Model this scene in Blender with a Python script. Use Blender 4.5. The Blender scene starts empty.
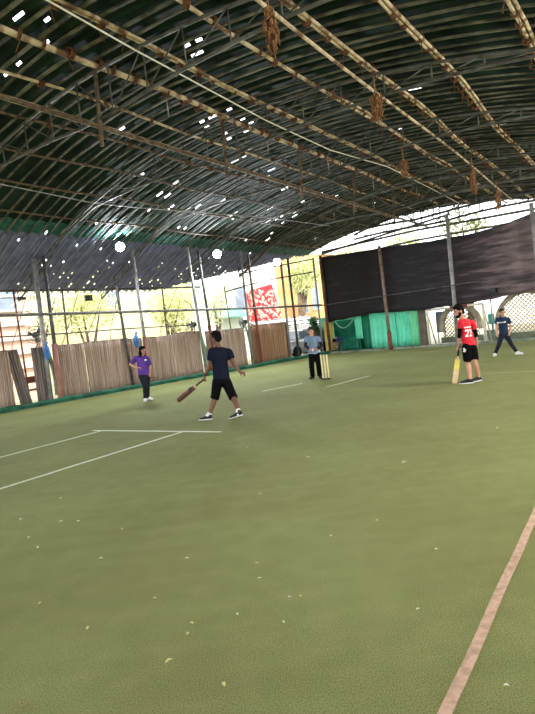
import bpy, bmesh, math, random
from math import sin, cos, pi, radians, sqrt, atan
from mathutils import Vector as V, Matrix, noise
from mathutils.bvhtree import BVHTree
random.seed(7)
C = bpy.context.scene.collection
# ------------------------------------------------------------------ camera
F = 530.0; EYE = 1.6; CX = 267.5; CY = 357.0
roll = atan(.12); th = atan(27 * cos(roll) / F)
FW = V((0, cos(th), -sin(th))); U0 = V((0, sin(th), cos(th))); R0 = V((1, 0, 0))
RT = R0 * cos(roll) - U0 * sin(roll); UP = R0 * sin(roll) + U0 * cos(roll)
O = V((0, 0, EYE))
def ray(x, y): return FW + RT * ((x - CX) / F) - UP * ((y - CY) / F)
def pz(x, y, z=0.0):
    d = ray(x, y); return O + d * ((z - EYE) / d.z)
def at(x, y, depth):
    d = ray(x, y); return O + d * (depth / d.y)
def onplane(x, y, p, n):
    d = ray(x, y); return O + d * ((p - O).dot(n) / d.dot(n))
cd = bpy.data.cameras.new('camera'); cam = bpy.data.objects.new('camera', cd); C.objects.link(cam)
cd.sensor_fit = 'VERTICAL'; cd.sensor_height = 36; cd.lens = F * 36 / 714; cd.clip_end = 500
m = Matrix((RT, UP, -FW)).transposed().to_4x4(); m.translation = O; cam.matrix_world = m
bpy.context.scene.camera = cam

# ------------------------------------------------------------------ materials
def lin(c): return tuple(((x / 255) / 12.92 if x / 255 <= .04045 else ((x / 255 + .055) / 1.055) ** 2.4) for x in c)
def mat(name, c1, c2=None, scale=6, rough=.7, metal=0, stretch=(1, 1, 1), bump=0, detail=4, lo=.35, hi=.65, spec=.3, transl=0):
    m = bpy.data.materials.new(name); m.use_nodes = True; nt = m.node_tree; N = nt.nodes; L = nt.links
    b = N['Principled BSDF']; b.inputs['Roughness'].default_value = rough; b.inputs['Metallic'].default_value = metal
    b.inputs['Specular IOR Level'].default_value = spec
    a = lin(c1); c = lin(c2) if c2 else tuple(x * .8 for x in a)
    tc = N.new('ShaderNodeTexCoord'); mp = N.new('ShaderNodeMapping'); mp.inputs['Scale'].default_value = stretch
    nz = N.new('ShaderNodeTexNoise'); nz.inputs['Scale'].default_value = scale; nz.inputs['Detail'].default_value = detail
    rp = N.new('ShaderNodeValToRGB'); rp.color_ramp.elements[0].position = lo; rp.color_ramp.elements[1].position = hi
    rp.color_ramp.elements[0].color = (*a, 1); rp.color_ramp.elements[1].color = (*c, 1)
    L.new(tc.outputs['Object'], mp.inputs['Vector']); L.new(mp.outputs['Vector'], nz.inputs['Vector'])
    L.new(nz.outputs['Fac'], rp.inputs['Fac']); L.new(rp.outputs['Color'], b.inputs['Base Color'])
    if bump:
        bp = N.new('ShaderNodeBump'); bp.inputs['Strength'].default_value = bump; bp.inputs['Distance'].default_value = .02
        L.new(nz.outputs['Fac'], bp.inputs['Height']); L.new(bp.outputs['Normal'], b.inputs['Normal'])
    if transl:
        t = N.new('ShaderNodeBsdfTranslucent'); L.new(rp.outputs['Color'], t.inputs['Color'])
        mx = N.new('ShaderNodeMixShader'); mx.inputs[0].default_value = transl
        L.new(b.outputs[0], mx.inputs[1]); L.new(t.outputs[0], mx.inputs[2]); L.new(mx.outputs[0], N['Material Output'].inputs['Surface'])
    return m
def emit(name, col, s):
    m = bpy.data.materials.new(name); m.use_nodes = True; N = m.node_tree.nodes
    e = N.new('ShaderNodeEmission'); e.inputs['Color'].default_value = (*col, 1); e.inputs['Strength'].default_value = s
    m.node_tree.links.new(e.outputs[0], N['Material Output'].inputs['Surface']); return m

# ------------------------------------------------------------------ mesh builder
class G:
    def __init__(s): s.v = []; s.f = []; s.mi = []; s.cur = 0
    def face(s, idx): s.f.append(idx); s.mi.append(s.cur)
    def quad(s, a, b, c, d):
        n = len(s.v); s.v += [V(a), V(b), V(c), V(d)]; s.face((n, n + 1, n + 2, n + 3))
    def rings(s, R, cap=True, closed=True):
        n0 = len(s.v); k = len(R[0])
        for r in R: s.v += [V(p) for p in r]
        for i in range(len(R) - 1):
            for j in range(k if closed else k - 1):
                a = n0 + i * k + j; b = n0 + i * k + (j + 1) % k
                s.face((a, b, b + k, a + k))
        if cap:
            s.face(tuple(n0 + j for j in reversed(range(k))))
            s.face(tuple(n0 + (len(R) - 1) * k + j for j in range(k)))
        return s
    def tube(s, pts, r, n=8, flat=1.0):
        pts = [V(p) for p in pts]; rs = r if isinstance(r, (list, tuple)) else [r] * len(pts)
        R = []; prev = None
        for i, p in enumerate(pts):
            d = (pts[min(i + 1, len(pts) - 1)] - pts[max(i - 1, 0)]).normalized()
            if prev is None:
                ref = V((0, 0, 1)) if abs(d.z) < .9 else V((1, 0, 0)); X = d.cross(ref).normalized()
            else:
                X = (prev - d * prev.dot(d)).normalized()
            prev = X; Y = d.cross(X)
            R.append([p + X * rs[i] * cos(2 * pi * k / n) + Y * rs[i] * flat * sin(2 * pi * k / n) for k in range(n)])
        return s.rings(R)
    def ball(s, c, r, ax=None, n=12, h=8):
        c = V(c); rr = r if isinstance(r, (tuple, list)) else (r, r, r)
        ax = ax or (V((1, 0, 0)), V((0, 1, 0)), V((0, 0, 1)))
        R = []
        for i in range(h + 1):
            t = -pi / 2 + pi * (i + .02 if i == 0 else i - .02 if i == h else i) / h
            R.append([c + ax[0] * rr[0] * cos(t) * cos(2 * pi * k / n) + ax[1] * rr[1] * cos(t) * sin(2 * pi * k / n) + ax[2] * rr[2] * sin(t) for k in range(n)])
        return s.rings(R)
    def limb(s, pts, rs, n=12):
        for i in range(len(pts) - 1): s.tube([pts[i], pts[i + 1]], [rs[i], rs[i + 1]], n)
        for p, r in zip(pts, rs): s.ball(p, r, n=n)
        return s
    def box(s, c, X, Y, Z):     # half vectors
        c = V(c); X = V(X); Y = V(Y); Z = V(Z)
        return s.rings([[c - Z - X - Y, c - Z + X - Y, c - Z + X + Y, c - Z - X + Y], [c + Z - X - Y, c + Z + X - Y, c + Z + X + Y, c + Z - X + Y]])
    def beam(s, a, b, w, h=None, up=None):
        a = V(a); b = V(b); h = h or w; d = (b - a); u = up or V((0, 0, 1))
        if abs(d.normalized().dot(u)) > .95: u = V((1, 0, 0))
        X = d.cross(u).normalized(); Y = X.cross(d).normalized()
        return s.box((a + b) / 2, X * w / 2, Y * h / 2, d / 2)
    def slab(s, poly, n, th):   # extrude polygon along n both ways
        n = V(n) * th / 2
        return s.rings([[V(p) - n for p in poly], [V(p) + n for p in poly]])
    def grid(s, fn, nu, nv, skip=None):
        n0 = len(s.v)
        for i in range(nu + 1):
            for j in range(nv + 1): s.v.append(V(fn(i / nu, j / nv)))
        for i in range(nu):
            for j in range(nv):
                if skip and skip(i, j): continue
                a = n0 + i * (nv + 1) + j; s.face((a, a + 1, a + nv + 2, a + nv + 1))
        return s
def mkmesh(name, g, mats, org):
    me = bpy.data.meshes.new(name); me.from_pydata([tuple(p - org) for p in g.v], [], g.f)
    for x in (mats if isinstance(mats, (list, tuple)) else [mats]): me.materials.append(x)
    if isinstance(mats, (list, tuple)): me.polygons.foreach_set('material_index', g.mi)
    bm = bmesh.new(); bm.from_mesh(me); bmesh.ops.recalc_face_normals(bm, faces=bm.faces); bm.to_mesh(me); bm.free()
    me.update(); return me
def root_of(p):
    while p.parent: p = p.parent
    return p
def tag(o, label=None, cat=None, group=None, kind=None):
    if label: o['label'] = label
    if cat: o['category'] = cat
    if group: o['group'] = group
    if kind: o['kind'] = kind
    return o
def thing(name, loc, label, cat, group=None):
    o = bpy.data.objects.new(name, None); C.objects.link(o); o.location = V(loc); o.empty_display_size = .1
    return tag(o, label, cat, group)
def part(name, g, mats, parent, smooth=False, remesh=0, sm=3, solid=0, subs=0):
    org = V(root_of(parent).location) if parent else V((0, 0, 0))
    me = mkmesh(name, g, mats, org); o = bpy.data.objects.new(name, me); C.objects.link(o)
    if parent: o.parent = parent
    if remesh:
        r = o.modifiers.new('r', 'REMESH'); r.mode = 'VOXEL'; r.voxel_size = remesh
        if sm:
            k = o.modifiers.new('s', 'SMOOTH'); k.factor = .5; k.iterations = sm
    if solid:
        k = o.modifiers.new('t', 'SOLIDIFY'); k.thickness = solid; k.offset = 0
    if remesh or solid:
        dg = bpy.context.evaluated_depsgraph_get(); nm = bpy.data.meshes.new_from_object(o.evaluated_get(dg))
        o.modifiers.clear(); o.data = nm; bpy.data.meshes.remove(me); nm.name = name
        if not nm.materials: nm.materials.append(mats if not isinstance(mats, (list, tuple)) else mats[0])
    if smooth or remesh: o.data.polygons.foreach_set('use_smooth', [True] * len(o.data.polygons))
    return o
def solo(name, g, mats, org, label, cat, group=None, **k):
    o = part(name, g, mats, None, **k); off = V(org)
    o.data.transform(Matrix.Translation(-off)); o.location = off
    return tag(o, label, cat, group)
def struct(name, g, mats, **k):
    o = part(name, g, mats, None, **k); o['kind'] = 'structure'; return o

# ------------------------------------------------------------------ places
P0 = V((-.6, 13.2, 0)); an = radians(35.5)
ud = V((sin(an), cos(an), 0)); vd = V((ud.y, -ud.x, 0)); Z = V((0, 0, 1))
def su(s, u, z=0): return P0 + vd * s + ud * u + Z * z
def to_su(p): q = V((p[0], p[1], 0)) - P0; return q.dot(vd), q.dot(ud)
def roofz(s):
    if s >= 0: return 7 - .02 * s * s
    if s > -7.3: return 7 - .028 * s * s
    return 5.5 - (-7.3 - s) * .48
def uend(s): return min(19 + .4 * s, 22.4) if s > -7.3 else 15.5 + (s + 7.3) * 2.8
def onroof(x, y, off=.1):
    z = 6.5
    for _ in range(40):
        p = pz(x, y, z); z = .5 * z + .5 * (roofz(to_su(p)[0]) - off)
    return p
W0 = V((-8.63, 16.74, 0)); CN = V((3.1, 27.6, 0)); B1 = V((10.26, 20.26, 0))
wd = (CN - W0).normalized(); wn = V((-wd.y, wd.x, 0))        # left wall direction, outward normal
bd = (B1 - CN).normalized(); bn = V((-bd.y, bd.x, 0))        # back wall direction, outward normal
def wl(x, y, off=0): return onplane(x, y, W0 + wn * off, wn)
def bw(x, y, off=0): return onplane(x, y, CN + bn * off, bn)
def wt(p): return (V(p) - W0).dot(wd)
def wp(t, z=0, off=0): return W0 + wd * t + wn * off + Z * z
def bp_(t, z=0, off=0): return CN + bd * t + bn * off + Z * z

# ------------------------------------------------------------------ floor, ground
def turf_mat():
    m = bpy.data.materials.new('turf'); m.use_nodes = True; nt = m.node_tree; N = nt.nodes; L = nt.links
    b = N['Principled BSDF']; b.inputs['Roughness'].default_value = .95; b.inputs['Specular IOR Level'].default_value = .12
    tc = N.new('ShaderNodeTexCoord')
    def nz(sc, det, st=(1, 1, 1), rot=0):
        mp = N.new('ShaderNodeMapping'); mp.inputs['Scale'].default_value = st; mp.inputs['Rotation'].default_value = (0, 0, rot)
        n = N.new('ShaderNodeTexNoise'); n.inputs['Scale'].default_value = sc; n.inputs['Detail'].default_value = det
        L.new(tc.outputs['Object'], mp.inputs['Vector']); L.new(mp.outputs['Vector'], n.inputs['Vector']); return n
    fine = nz(150, 5); big = nz(.45, 5); mid = nz(5, 5); streak = nz(2.2, 3, (.25, 3, 1), an)
    def ramp(n, lo, hi, c0, c1):
        r = N.new('ShaderNodeValToRGB'); r.color_ramp.elements[0].position = lo; r.color_ramp.elements[1].position = hi
        r.color_ramp.elements[0].color = (*c0, 1); r.color_ramp.elements[1].color = (*c1, 1); L.new(n.outputs['Fac'], r.inputs['Fac']); return r
    base = ramp(fine, .3, .7, lin((98, 104, 60)), lin((160, 163, 108)))
    def mul(a, r, f):
        x = N.new('ShaderNodeMixRGB'); x.blend_type = 'MULTIPLY'; x.inputs[0].default_value = f
        L.new(a.outputs[0], x.inputs[1]); L.new(r.outputs[0], x.inputs[2]); return x
    o = mul(base, ramp(big, .35, .65, (.80, .76, .72), (1, 1, 1)), .8)
    o = mul(o, ramp(mid, .3, .7, (.82, .85, .78), (1, 1, 1)), .7)
    o = mul(o, ramp(streak, .3, .7, (.88, .88, .86), (1, 1, 1)), .7)
    L.new(o.outputs[0], b.inputs['Base Color'])
    bp = N.new('ShaderNodeBump'); bp.inputs['Strength'].default_value = .5; bp.inputs['Distance'].default_value = .02
    L.new(fine.outputs['Fac'], bp.inputs['Height']); L.new(bp.outputs['Normal'], b.inputs['Normal'])
    return m
turf = turf_mat()
Wx = W0 - wd * 22; Cx = CN + wn * 1.6 + bn * .8; Wo = Wx + wn * 1.6; Bx = CN + bd * 34 + bn * .8
floor = struct('floor', G().slab([p - Z * .02 for p in (Wo, Cx, Bx, Bx + Wo - Cx)], Z, .04), turf)
struct('ground', G().slab([V((-90, -60, -.1)), V((90, -60, -.1)), V((90, 120, -.1)), V((-90, 120, -.1))], Z, .08), mat('outside_ground', (168, 158, 130), (136, 136, 104), 2))
white_line = mat('white_line', (196, 202, 176), (150, 158, 112), 30, lo=.45, hi=.75)
pink_line = mat('pink_line', (194, 160, 138), (150, 128, 98), 22, lo=.4, hi=.75)
def line(name, pts, w, m, lab):
    R = []
    for i, p in enumerate(pts):
        d = (pts[min(i + 1, len(pts) - 1)] - pts[max(i - 1, 0)]).normalized(); n = V((-d.y, d.x, 0)) * w / 2
        R.append([p + n, p - n, p - n + Z * .006, p + n + Z * .006])
    o = part(name, G().rings(R), m, floor); o['label'] = lab
def seg(a, b, n=24, j=.006):
    return [a.lerp(b, i / n) + V((random.uniform(-j, j), random.uniform(-j, j), 0)) for i in range(n + 1)]
a, b = pz(445, 714), pz(535, 515); dd = (b - a)
line('boundary_line', seg(a - dd * .8, b + dd * 4, 60, .003), .05, pink_line, 'worn pinkish white line crossing the turf at bottom right')
a, b = pz(0, 457.5), pz(101, 431); line('crease_line', seg(a - (b - a) * .6, b), .055, white_line, 'thin white line on the left, the farther of the two long ones')
a, b = pz(0, 489), pz(185, 431); line('crease_line', seg(a - (b - a) * .6, b), .055, white_line, 'thin white line on the left, the nearer of the two long ones')
line('crease_line', seg(pz(93, 430.6), pz(221, 432)), .05, white_line, 'short white cross line behind the walking batsman')
line('crease_line', seg(pz(262, 391.5), pz(302, 383.5)), .045, white_line, 'faint white line left of the stumps')
line('crease_line', seg(pz(327, 387), pz(369, 376)), .045, white_line, 'white line in front of the stumps')
line('crease_line', seg(pz(486, 373.5), pz(535, 371.5)), .04, mat('worn_line', (160, 164, 116), (140, 146, 96), 30), 'faint white line right of the red shirted batsman')

# ------------------------------------------------------------------ roof
sheet_m = mat('roof_sheet', (34, 54, 47), (17, 30, 27), 1.3, .75, stretch=(1, 1, 1), spec=.12)
sheet_haze = mat('roof_sheet_haze_tint', (116, 120, 152), (92, 96, 128), 2.5, .7)  # low roof: bluish haze painted into the sheet colour
batten_m = mat('roof_batten', (106, 104, 90), (48, 50, 42), 3, .8)
teal_m = mat('green_net', (44, 106, 100), (30, 70, 72), 5, .8)
spots = [onroof(*p) for p in [(8, 50), (22, 45), (6, 72), (14, 58), (30, 22), (205, 55), (228, 128), (238, 131), (222, 127), (212, 120), (230, 145), (240, 135)]]
spots = [to_su(p) for p in spots]
rnd = random.Random(3)
PER = .36; U1 = -16.0
def roof_part(s0, s1, ns, teal=False, holes=None, name='ceiling', mats=None, umax=22.5, batten=True):
    g = G(); nU = int((umax - U1) / PER)
    prof = [(0, 0), (.45, 0), (.55, .035), (.9, .035)]
    cols = [(U1 + (i + p[0]) * PER, p[1]) for i in range(nU) for p in prof]
    n0 = 0; S = [s0 + (s1 - s0) * j / ns for j in range(ns + 1)]
    for (u, dz) in cols:
        for s in S: g.v.append(su(s, min(u, uend(s)), roofz(s) + dz))
    for i in range(len(cols) - 1):
        for j in range(ns):
            sm = (S[j] + S[j + 1]) / 2
            if cols[i][0] > uend(sm): continue
            if holes and i % 2 and holes(sm, cols[i][0], i): continue
            g.cur = 2 if (teal and teal(sm, cols[i][0])) else 0
            a = i * (ns + 1) + j; g.face((a, a + 1, a + ns + 2, a + ns + 1))
    g.cur = 1
    if batten:
        for i in range(nU):
            u = U1 + (i + .22) * PER; w = .022 + .012 * rnd.random()
            R = []
            dz0 = rnd.uniform(.0, .03)
            for j in range(0, ns + 1, 4):
                s = S[j]
                if u > uend(s) - .1: continue
                z = roofz(s) - .03 - dz0 + .012 * sin(s * 1.7 + i)
                du = .03 * sin(s * .9 + i * 2.1)
                R.append([su(s, u + du - w, z), su(s, u + du + w, z), su(s, u + du + w, z - .03), su(s, u + du - w, z - .03)])
            if len(R) > 1: g.rings(R)
    return struct(name, g, mats or [sheet_m, batten_m, teal_m])
def hsh(i, j, k=0): return random.Random(i * 7919 + j * 104729 + k * 131).random()
def streak(s, i, L_, p):          # a tear between two sheets: a run of cells along one seam
    j = math.floor(s / L_ + hsh(i, 3) * 5); c = hsh(i, j)
    f = s / L_ + hsh(i, 3) * 5 - j
    return c < p and f < .25 + .7 * hsh(i, j, 1)
def holes_main(s, u, i):
    for (a, b) in spots:
        if abs(s - a) / .6 + abs(u - b) / .5 < 1: return streak(s, i, .28, .5)
    if -6.5 < s < -1.2 and 0 < u < 12: return streak(s, i, .32, .07)
    if s < 0 and u < 0: return streak(s, i, .4, .012)
    return streak(s, i, .3, .002)
roof_part(-7.3, 15, 150, teal=lambda s, u: s < -6.75, holes=holes_main)
roof_part(-10.3, -7.3, 60, holes=lambda s, u, i: streak(s, i, .13, .16 if s < -8.4 and u > 0 else .02), name='ceiling', mats=[sheet_haze, mat('batten_haze_tint', (124, 126, 152), (98, 100, 128), 3), teal_m], umax=15)  # low roof battens get the same painted haze tint as the sheet

rust = mat('rusty_steel', (112, 96, 78), (70, 56, 46), 9, .75)
steel = mat('weathered_steel', (96, 96, 92), (62, 62, 60), 5, .6, .2)
steel_l = mat('galvanised_steel', (168, 166, 166), (128, 126, 128), 5, .5, .25)
bamboo = mat('bamboo', (198, 180, 148), (104, 80, 60), 4, .8, lo=.42, hi=.6, spec=.1)
rope_m = mat('rope', (112, 74, 48), (70, 46, 32), 20, .9)
# bamboo purlins
def run(s, z0, u0, u1, n=24, seed=0):
    return [su(s + .05 * sin(i * .8 + seed), u0 + (u1 - u0) * i / n, z0(s) + .025 * sin(i * 1.3 + seed * 2)) for i in range(n + 1)]
PL = [(-6.2, 'lowest on the far left side'), (-4.9, 'second lowest on the left side'), (-3.6, 'third lowest on the left side'),
      (-2.3, 'second left of the ridge girder'), (-1.0, 'first left of the ridge girder'),
      (1.3, 'first right of the ridge girder'), (2.75, 'second right of the ridge girder'),
      (4.05, 'directly above the thin conduit pipe'), (5.3, 'fourth right of the ridge girder'), (6.85, 'at the top right corner')]
def ties(root, s, z, u0, u1, step, r, seed):
    rr = random.Random(seed); u = u0
    while u < u1:
        u += step * rr.uniform(.6, 1.4)
        g = G(); c = su(s + .05 * sin((u - u0) / (u1 - u0) * 24 * .8 + seed), u, z)
        k = rr.randint(2, 4)
        for q in range(k):
            o = ud * (q * .035)
            g.tube([c + o + vd * r * cos(t) + Z * r * 1.1 * sin(t) + ud * .01 * sin(2 * t) for t in [2 * pi * e / 8 for e in range(9)]], .016, 5)
        if rr.random() < .6:
            g.tube([c + Z * .02, c + V((rr.uniform(-.06, .06), rr.uniform(-.06, .06), .12))], .012, 4)
        if rr.random() < .25:
            g.tube([c, c + V((rr.uniform(-.05, .05), rr.uniform(-.05, .05), -.12)), c + V((rr.uniform(-.08, .08), 0, -.3))], .008, 4)
        part('rope_tie', g, rope_m, root)
for k, (s, w) in enumerate(PL):
    ue = uend(s) - .15; z = lambda q: roofz(q) - .12
    t = thing('bamboo_purlin', su(s, -8, roofz(s) - .12), 'rope tied bamboo purlin under the roof, ' + w, 'roof purlin', 'bamboo purlins under the roof')
    r = .036 if s > 0 else .03
    part('pole', G().tube(run(s, z, -8, ue, 24, k), r, 8), bamboo if s > -2 else rust, t, True)
    if s in (1.3, 2.75, 4.05, 5.3, 6.85):
        part('pole', G().tube([p + vd * .075 - Z * .015 for p in run(s, z, -8 if s != 2.75 else 1, ue, 24, k)], r * .8, 8), bamboo, t, True)
    if s > -2.5: ties(t, s, roofz(s) - .12, -6.5, min(ue, 14), .62 if s > 0 else 1.1, r + .03, k)
# ridge girder with hanging struts and double lower pipes
t = thing('ridge_girder', su(0, -8, 6.9), 'ridge girder of bamboo pole over a double pipe joined by hangers', 'girder')
part('top_pole', G().tube(run(.2, lambda q: 6.88, -8, 17.2, 24, 3), .055, 8), bamboo, t, True)
part('lower_pipe', G().tube([su(-.05 - .02 * (u + 8), u, 5.9) for u in range(-8, 18)], .05, 8), bamboo, t, True)
part('lower_pipe', G().tube([su(.1 - .02 * (u + 8), u, 5.82) for u in range(-8, 18)], .04, 8), rust, t, True)
for u in (-3.55, .2, 3.8, 7.5, 11.2): part('hanger', G().tube([su(.1, u, 6.9), su(.02, u, 5.45)], .04, 8), rust, t, True)
for u in (-1.7, 2.1, 5.6, 9.2): part('hanger', G().tube([su(.1, u, 6.9), su(.1, u, 6.45)], .015, 6), steel_l, t, True)
ties(t, .2, 6.88, -6.5, 14, .5, .08, 99)
# thin conduit and cable
t = solo('conduit', G().tube([su(4.3 - .02 * i, -6 + i, 6.02 - .05 * sin(i * .4)) for i in range(26)], .028, 8), bamboo, su(4.3, -6, 6), 'thin straight conduit pipe hanging below the third bamboo purlin', 'pipe', smooth=True)
wp_ = [pz(20, -13, 6.3), pz(47, 0, 6.3), pz(135, 50, 6.25), pz(267, 121, 6.2), pz(330, 150, 6.15), pz(387, 166.5, 6.2), pz(432, 189, 6.3), pz(470, 209, 6.4)]
solo('power_cable', G().tube(wp_, .014, 6), mat('white_cable', (225, 220, 205), (200, 195, 180)), wp_[0], 'white cable slung from the upper left across the roof', 'cable', smooth=True)
w2 = [pz(-10, 182, 5.6), pz(0, 184, 5.6), pz(93, 203, 5.5), pz(135, 207.5, 5.5), pz(270, 218, 5.5), pz(330, 226, 5.6)]
solo('guy_wire', G().tube(w2, .014, 6), steel_l, w2[0], 'thin sagging wire under the roof above the floodlights', 'wire', smooth=True)
# trusses
def bott(s):
    a = abs(s); b = 5.9 + .1 * a - .0175 * s * s
    return min(b, roofz(s) - .3) if s > -7.3 else roofz(s) - .5
TR = [(-3.55, 'nearest to the camera'), (.2, 'second from the camera, reaching the top right corner'), (3.8, 'third from the camera'), (7.5, 'fourth from the camera'), (11.2, 'fifth from the camera'), (14.6, 'sixth from the camera'), (16.9, 'last one, against the sky above the black net')]
for k, (u, w) in enumerate(TR):
    t = thing('roof_truss', su(0, u, bott(0)), 'grey steel lattice roof truss, ' + w, 'roof truss', 'steel roof trusses')
    lo = -10 if u < 4 else -9.2 if u < 7 else -8.4 if u < 12 else -6 if u < 16 else -4.5
    S = [lo + i * .95 for i in range(int((9.8 - lo) / .95) + 1)]
    top = lambda s: su(s, u, roofz(s) - .19); bot = lambda s: su(s, u, bott(s))
    ms = steel; tk = 1.9 if u > 11 else 1.0
    part('top_chord', G().tube([top(s) for s in S], .032 * tk, 6), ms, t, True)
    part('bottom_chord', G().tube([bot(s) for s in S], .032 * tk, 6), ms, t, True)
    for i, s in enumerate(S):
        part('upright', G().tube([top(s), bot(s)], .016 * tk, 6), ms, t, True)
        if i + 1 < len(S):
            a, b = (top(s), bot(S[i + 1])) if s < 0 else (bot(s), top(S[i + 1]))
            part('diagonal', G().tube([a, b], .014 * tk, 6), ms, t, True)
# steel lines crossing the gap above the black net
for nm, pa, pb, r, lab in [('steel_rail', (322, 252), (545, 207), .055, 'steel rail crossing the bright gap, upper of the two above the black net'),
                           ('steel_rail', (322, 262), (545, 217), .05, 'steel rail crossing the bright gap, lower of the two above the black net')]:
    a, b = bw(*pa, .25), bw(*pb, .25)
    solo(nm, G().tube([a, a.lerp(b, .5) + Z * .12, b], r, 6), steel, a, lab, 'rail', smooth=True)
a, b = bw(322, 254, .25), bw(450, 214, .25)
g = solo('lattice_girder', G().tube([a, b], .05, 6), steel, a, 'slanting lattice girder crossing the bright gap above the black net', 'girder', smooth=True)
for i in range(9):
    p = a.lerp(b, (i + .5) / 9); o = part('brace', G().tube([p, bw(330 + i * 13, 252 - i * 3.6, .25)], .025, 5), steel, None); o.data.transform(Matrix.Translation(-a)); o.parent = g
# hanging dry creepers
creeper = mat('dry_creeper', (134, 96, 62), (90, 62, 40), 15, .95)
def clump(p, h, r, lab, seed):
    rr = random.Random(seed); g = G()
    for i in range(70):
        z = rr.random(); k = r * (1.1 - abs(z - .45)); a = rr.uniform(0, 2 * pi)
        c = p + V((cos(a) * k * rr.random(), sin(a) * k * rr.random(), -z * h))
        g.tube([c, c + V((rr.uniform(-.05, .05), rr.uniform(-.05, .05), -.05)), c + V((rr.uniform(-.07, .07), rr.uniform(-.07, .07), -.14))], [.012, .016, .004], 4)
    g.tube([p + Z * .25, p - Z * h * .8], .012, 4)
    solo('dry_creeper', g, creeper, p, lab, 'creeper', 'dry creeper clumps hanging from the roof')
clump(at(375, 92, 8.6), .33, .12, 'brown dry creeper clump hanging from the conduit at upper right', 1)
clump(at(268, 3, 6.6), .5, .07, 'brown dry creeper strand hanging at the top middle edge', 2)
clump(at(403, 158, 12.5), .35, .07, 'brown dry creeper strand hanging below the roof right of centre', 4)
clump(at(472, 168, 13.), .5, .06, 'brown dry creeper strand hanging above the black net at right', 5)
clump(at(497, 190, 13.5), .4, .06, 'brown dry creeper strand hanging highest over the goal frame', 6)

# ------------------------------------------------------------------ left wall: posts, rails, screens
rust_red = mat('red_oxide_paint', (140, 78, 66), (108, 62, 52), 4, .7)
pink_base = mat('faded_red_paint', (172, 128, 114), (150, 100, 88), 3, .7)
def post(top, base, r, m, lab, wall, red=0, redm=None, r2=None, grp='steel posts along the screens'):
    b = wall(*base); b = V((b.x, b.y, 0)); q = wall(*top); s, u = to_su(q); z = min(q.z, roofz(s) - .16)
    tp = b.lerp(q, z / q.z)
    t = thing('steel_post', b, lab, 'post', grp)
    part('shaft', G().tube([b, tp], r, 10), m, t, True)
    if red:
        k = b.lerp(tp, red / z); part('painted_base', G().tube([b, k], r2 or r * 1.15, 10), redm or rust_red, t, True)
    part('foot_plate', G().slab([b + wd * .09 + wn * .09, b - wd * .09 + wn * .09, b - wd * .09 - wn * .09, b + wd * .09 - wn * .09], Z, .016), rust, t)
    return t
wl_in = lambda x, y: wl(x, y, -.12)
post((30, 230), (52, 405.5), .075, steel_l, 'pale grey post with no red base, left one of the leftmost pair by the screens', wl)
post((40, 230), (62, 404), .06, steel, 'dark grey post with faded pink base, right one of the leftmost pair by the screens', wl_in, 2.0, pink_base, .1)
post((116, 286), (134, 389), .05, steel, 'slim dark post left of the woman in purple, rising only to the low roof', wl)
post((131, 243), (151.5, 388), .06, steel_l, 'grey post with red base standing right behind the person in purple', wl_in, 1.9, pink_base, .075)
post((187, 247), (207, 376.5), .06, steel_l, 'pale grey post on the left behind the walking batsman', wl)
post((198, 250), (217, 376.5), .055, steel, 'dark post with red brown base just behind the walking batsman', wl_in, 2.1)
post((240, 250), (253.5, 367.5), .055, steel_l, 'pale grey post between walking batsman and red mural', wl)
post((247.5, 254), (262.5, 367.5), .06, rust, 'dark rusty post in front of the red mural', wl_in, 2.2)
post((280.5, 260), (291, 360.5), .06, steel_l, 'pale post in front of the bright white building, right of the mural', wl)
post((287.5, 258), (299.5, 360.5), .06, steel, 'grey post at the right end of the screens, before the orange building', wl_in)
post((313, 258), (323.5, 356), .05, steel_l, 'pale post just left of the corner, behind the grey shirted person', wl)
post((320, 256), (330.5, 353.5), .075, mat('brown_post', (120, 84, 64), (86, 60, 48), 4), 'brown corner post at the left edge of the black net', bw)
# floodlights
flood_em = emit('flood_lens', (.86, .92, 1), 600); black = mat('black_plastic', (26, 26, 28), (18, 18, 20), 8, .5)
def floodlight(p, aim, lab, r=.165, grp='floodlights along the screens', em=None, sp=None):
    t = thing('floodlight', p, lab, 'floodlight', grp)
    d = (V(aim) - V(p)).normalized(); X = d.cross(Z).normalized(); Y = X.cross(d)
    el = lambda c, k: [c + X * r * k * cos(2 * pi * i / 20) + Y * r * k * sin(2 * pi * i / 20) for i in range(20)]
    part('housing', G().rings([el(p - d * .16, .45), el(p - d * .1, .8), el(p - d * .02, 1.12), el(p + d * .01, 1.12), el(p + d * .01, 1.02), el(p - d * .012, 1.0)]), black, t, True)
    part('lens', G().rings([el(p - d * .004, 1.0), el(p + d * .012, .9), el(p + d * .018, .4)]), em or flood_em, t)
    part('bracket', G().tube([p + X * r * 1.15, p + X * r * 1.2 - d * .2, p - X * r * 1.2 - d * .2, p - X * r * 1.15], .014, 6), steel, t)
    part('arm', G().tube([p - d * .2, p - d * .2 + wn * .12 if not sp else p - d * .4], .02, 6), steel, t)
    return t
aim = V((1.5, 9, 0))
for (x, y), lab in zip([(2, 237), (120, 247), (217, 254), (277, 262)], ['bright floodlight at the left edge of the photo', 'bright floodlight above the person in purple', 'bright floodlight above the walking batsman', 'bright floodlight above the red mural, farthest right of the row']):
    floodlight(wl(x, y, -.5), aim, lab)
flood_w = emit('flood_lens_warm', (1, .96, .9), 420)
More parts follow.
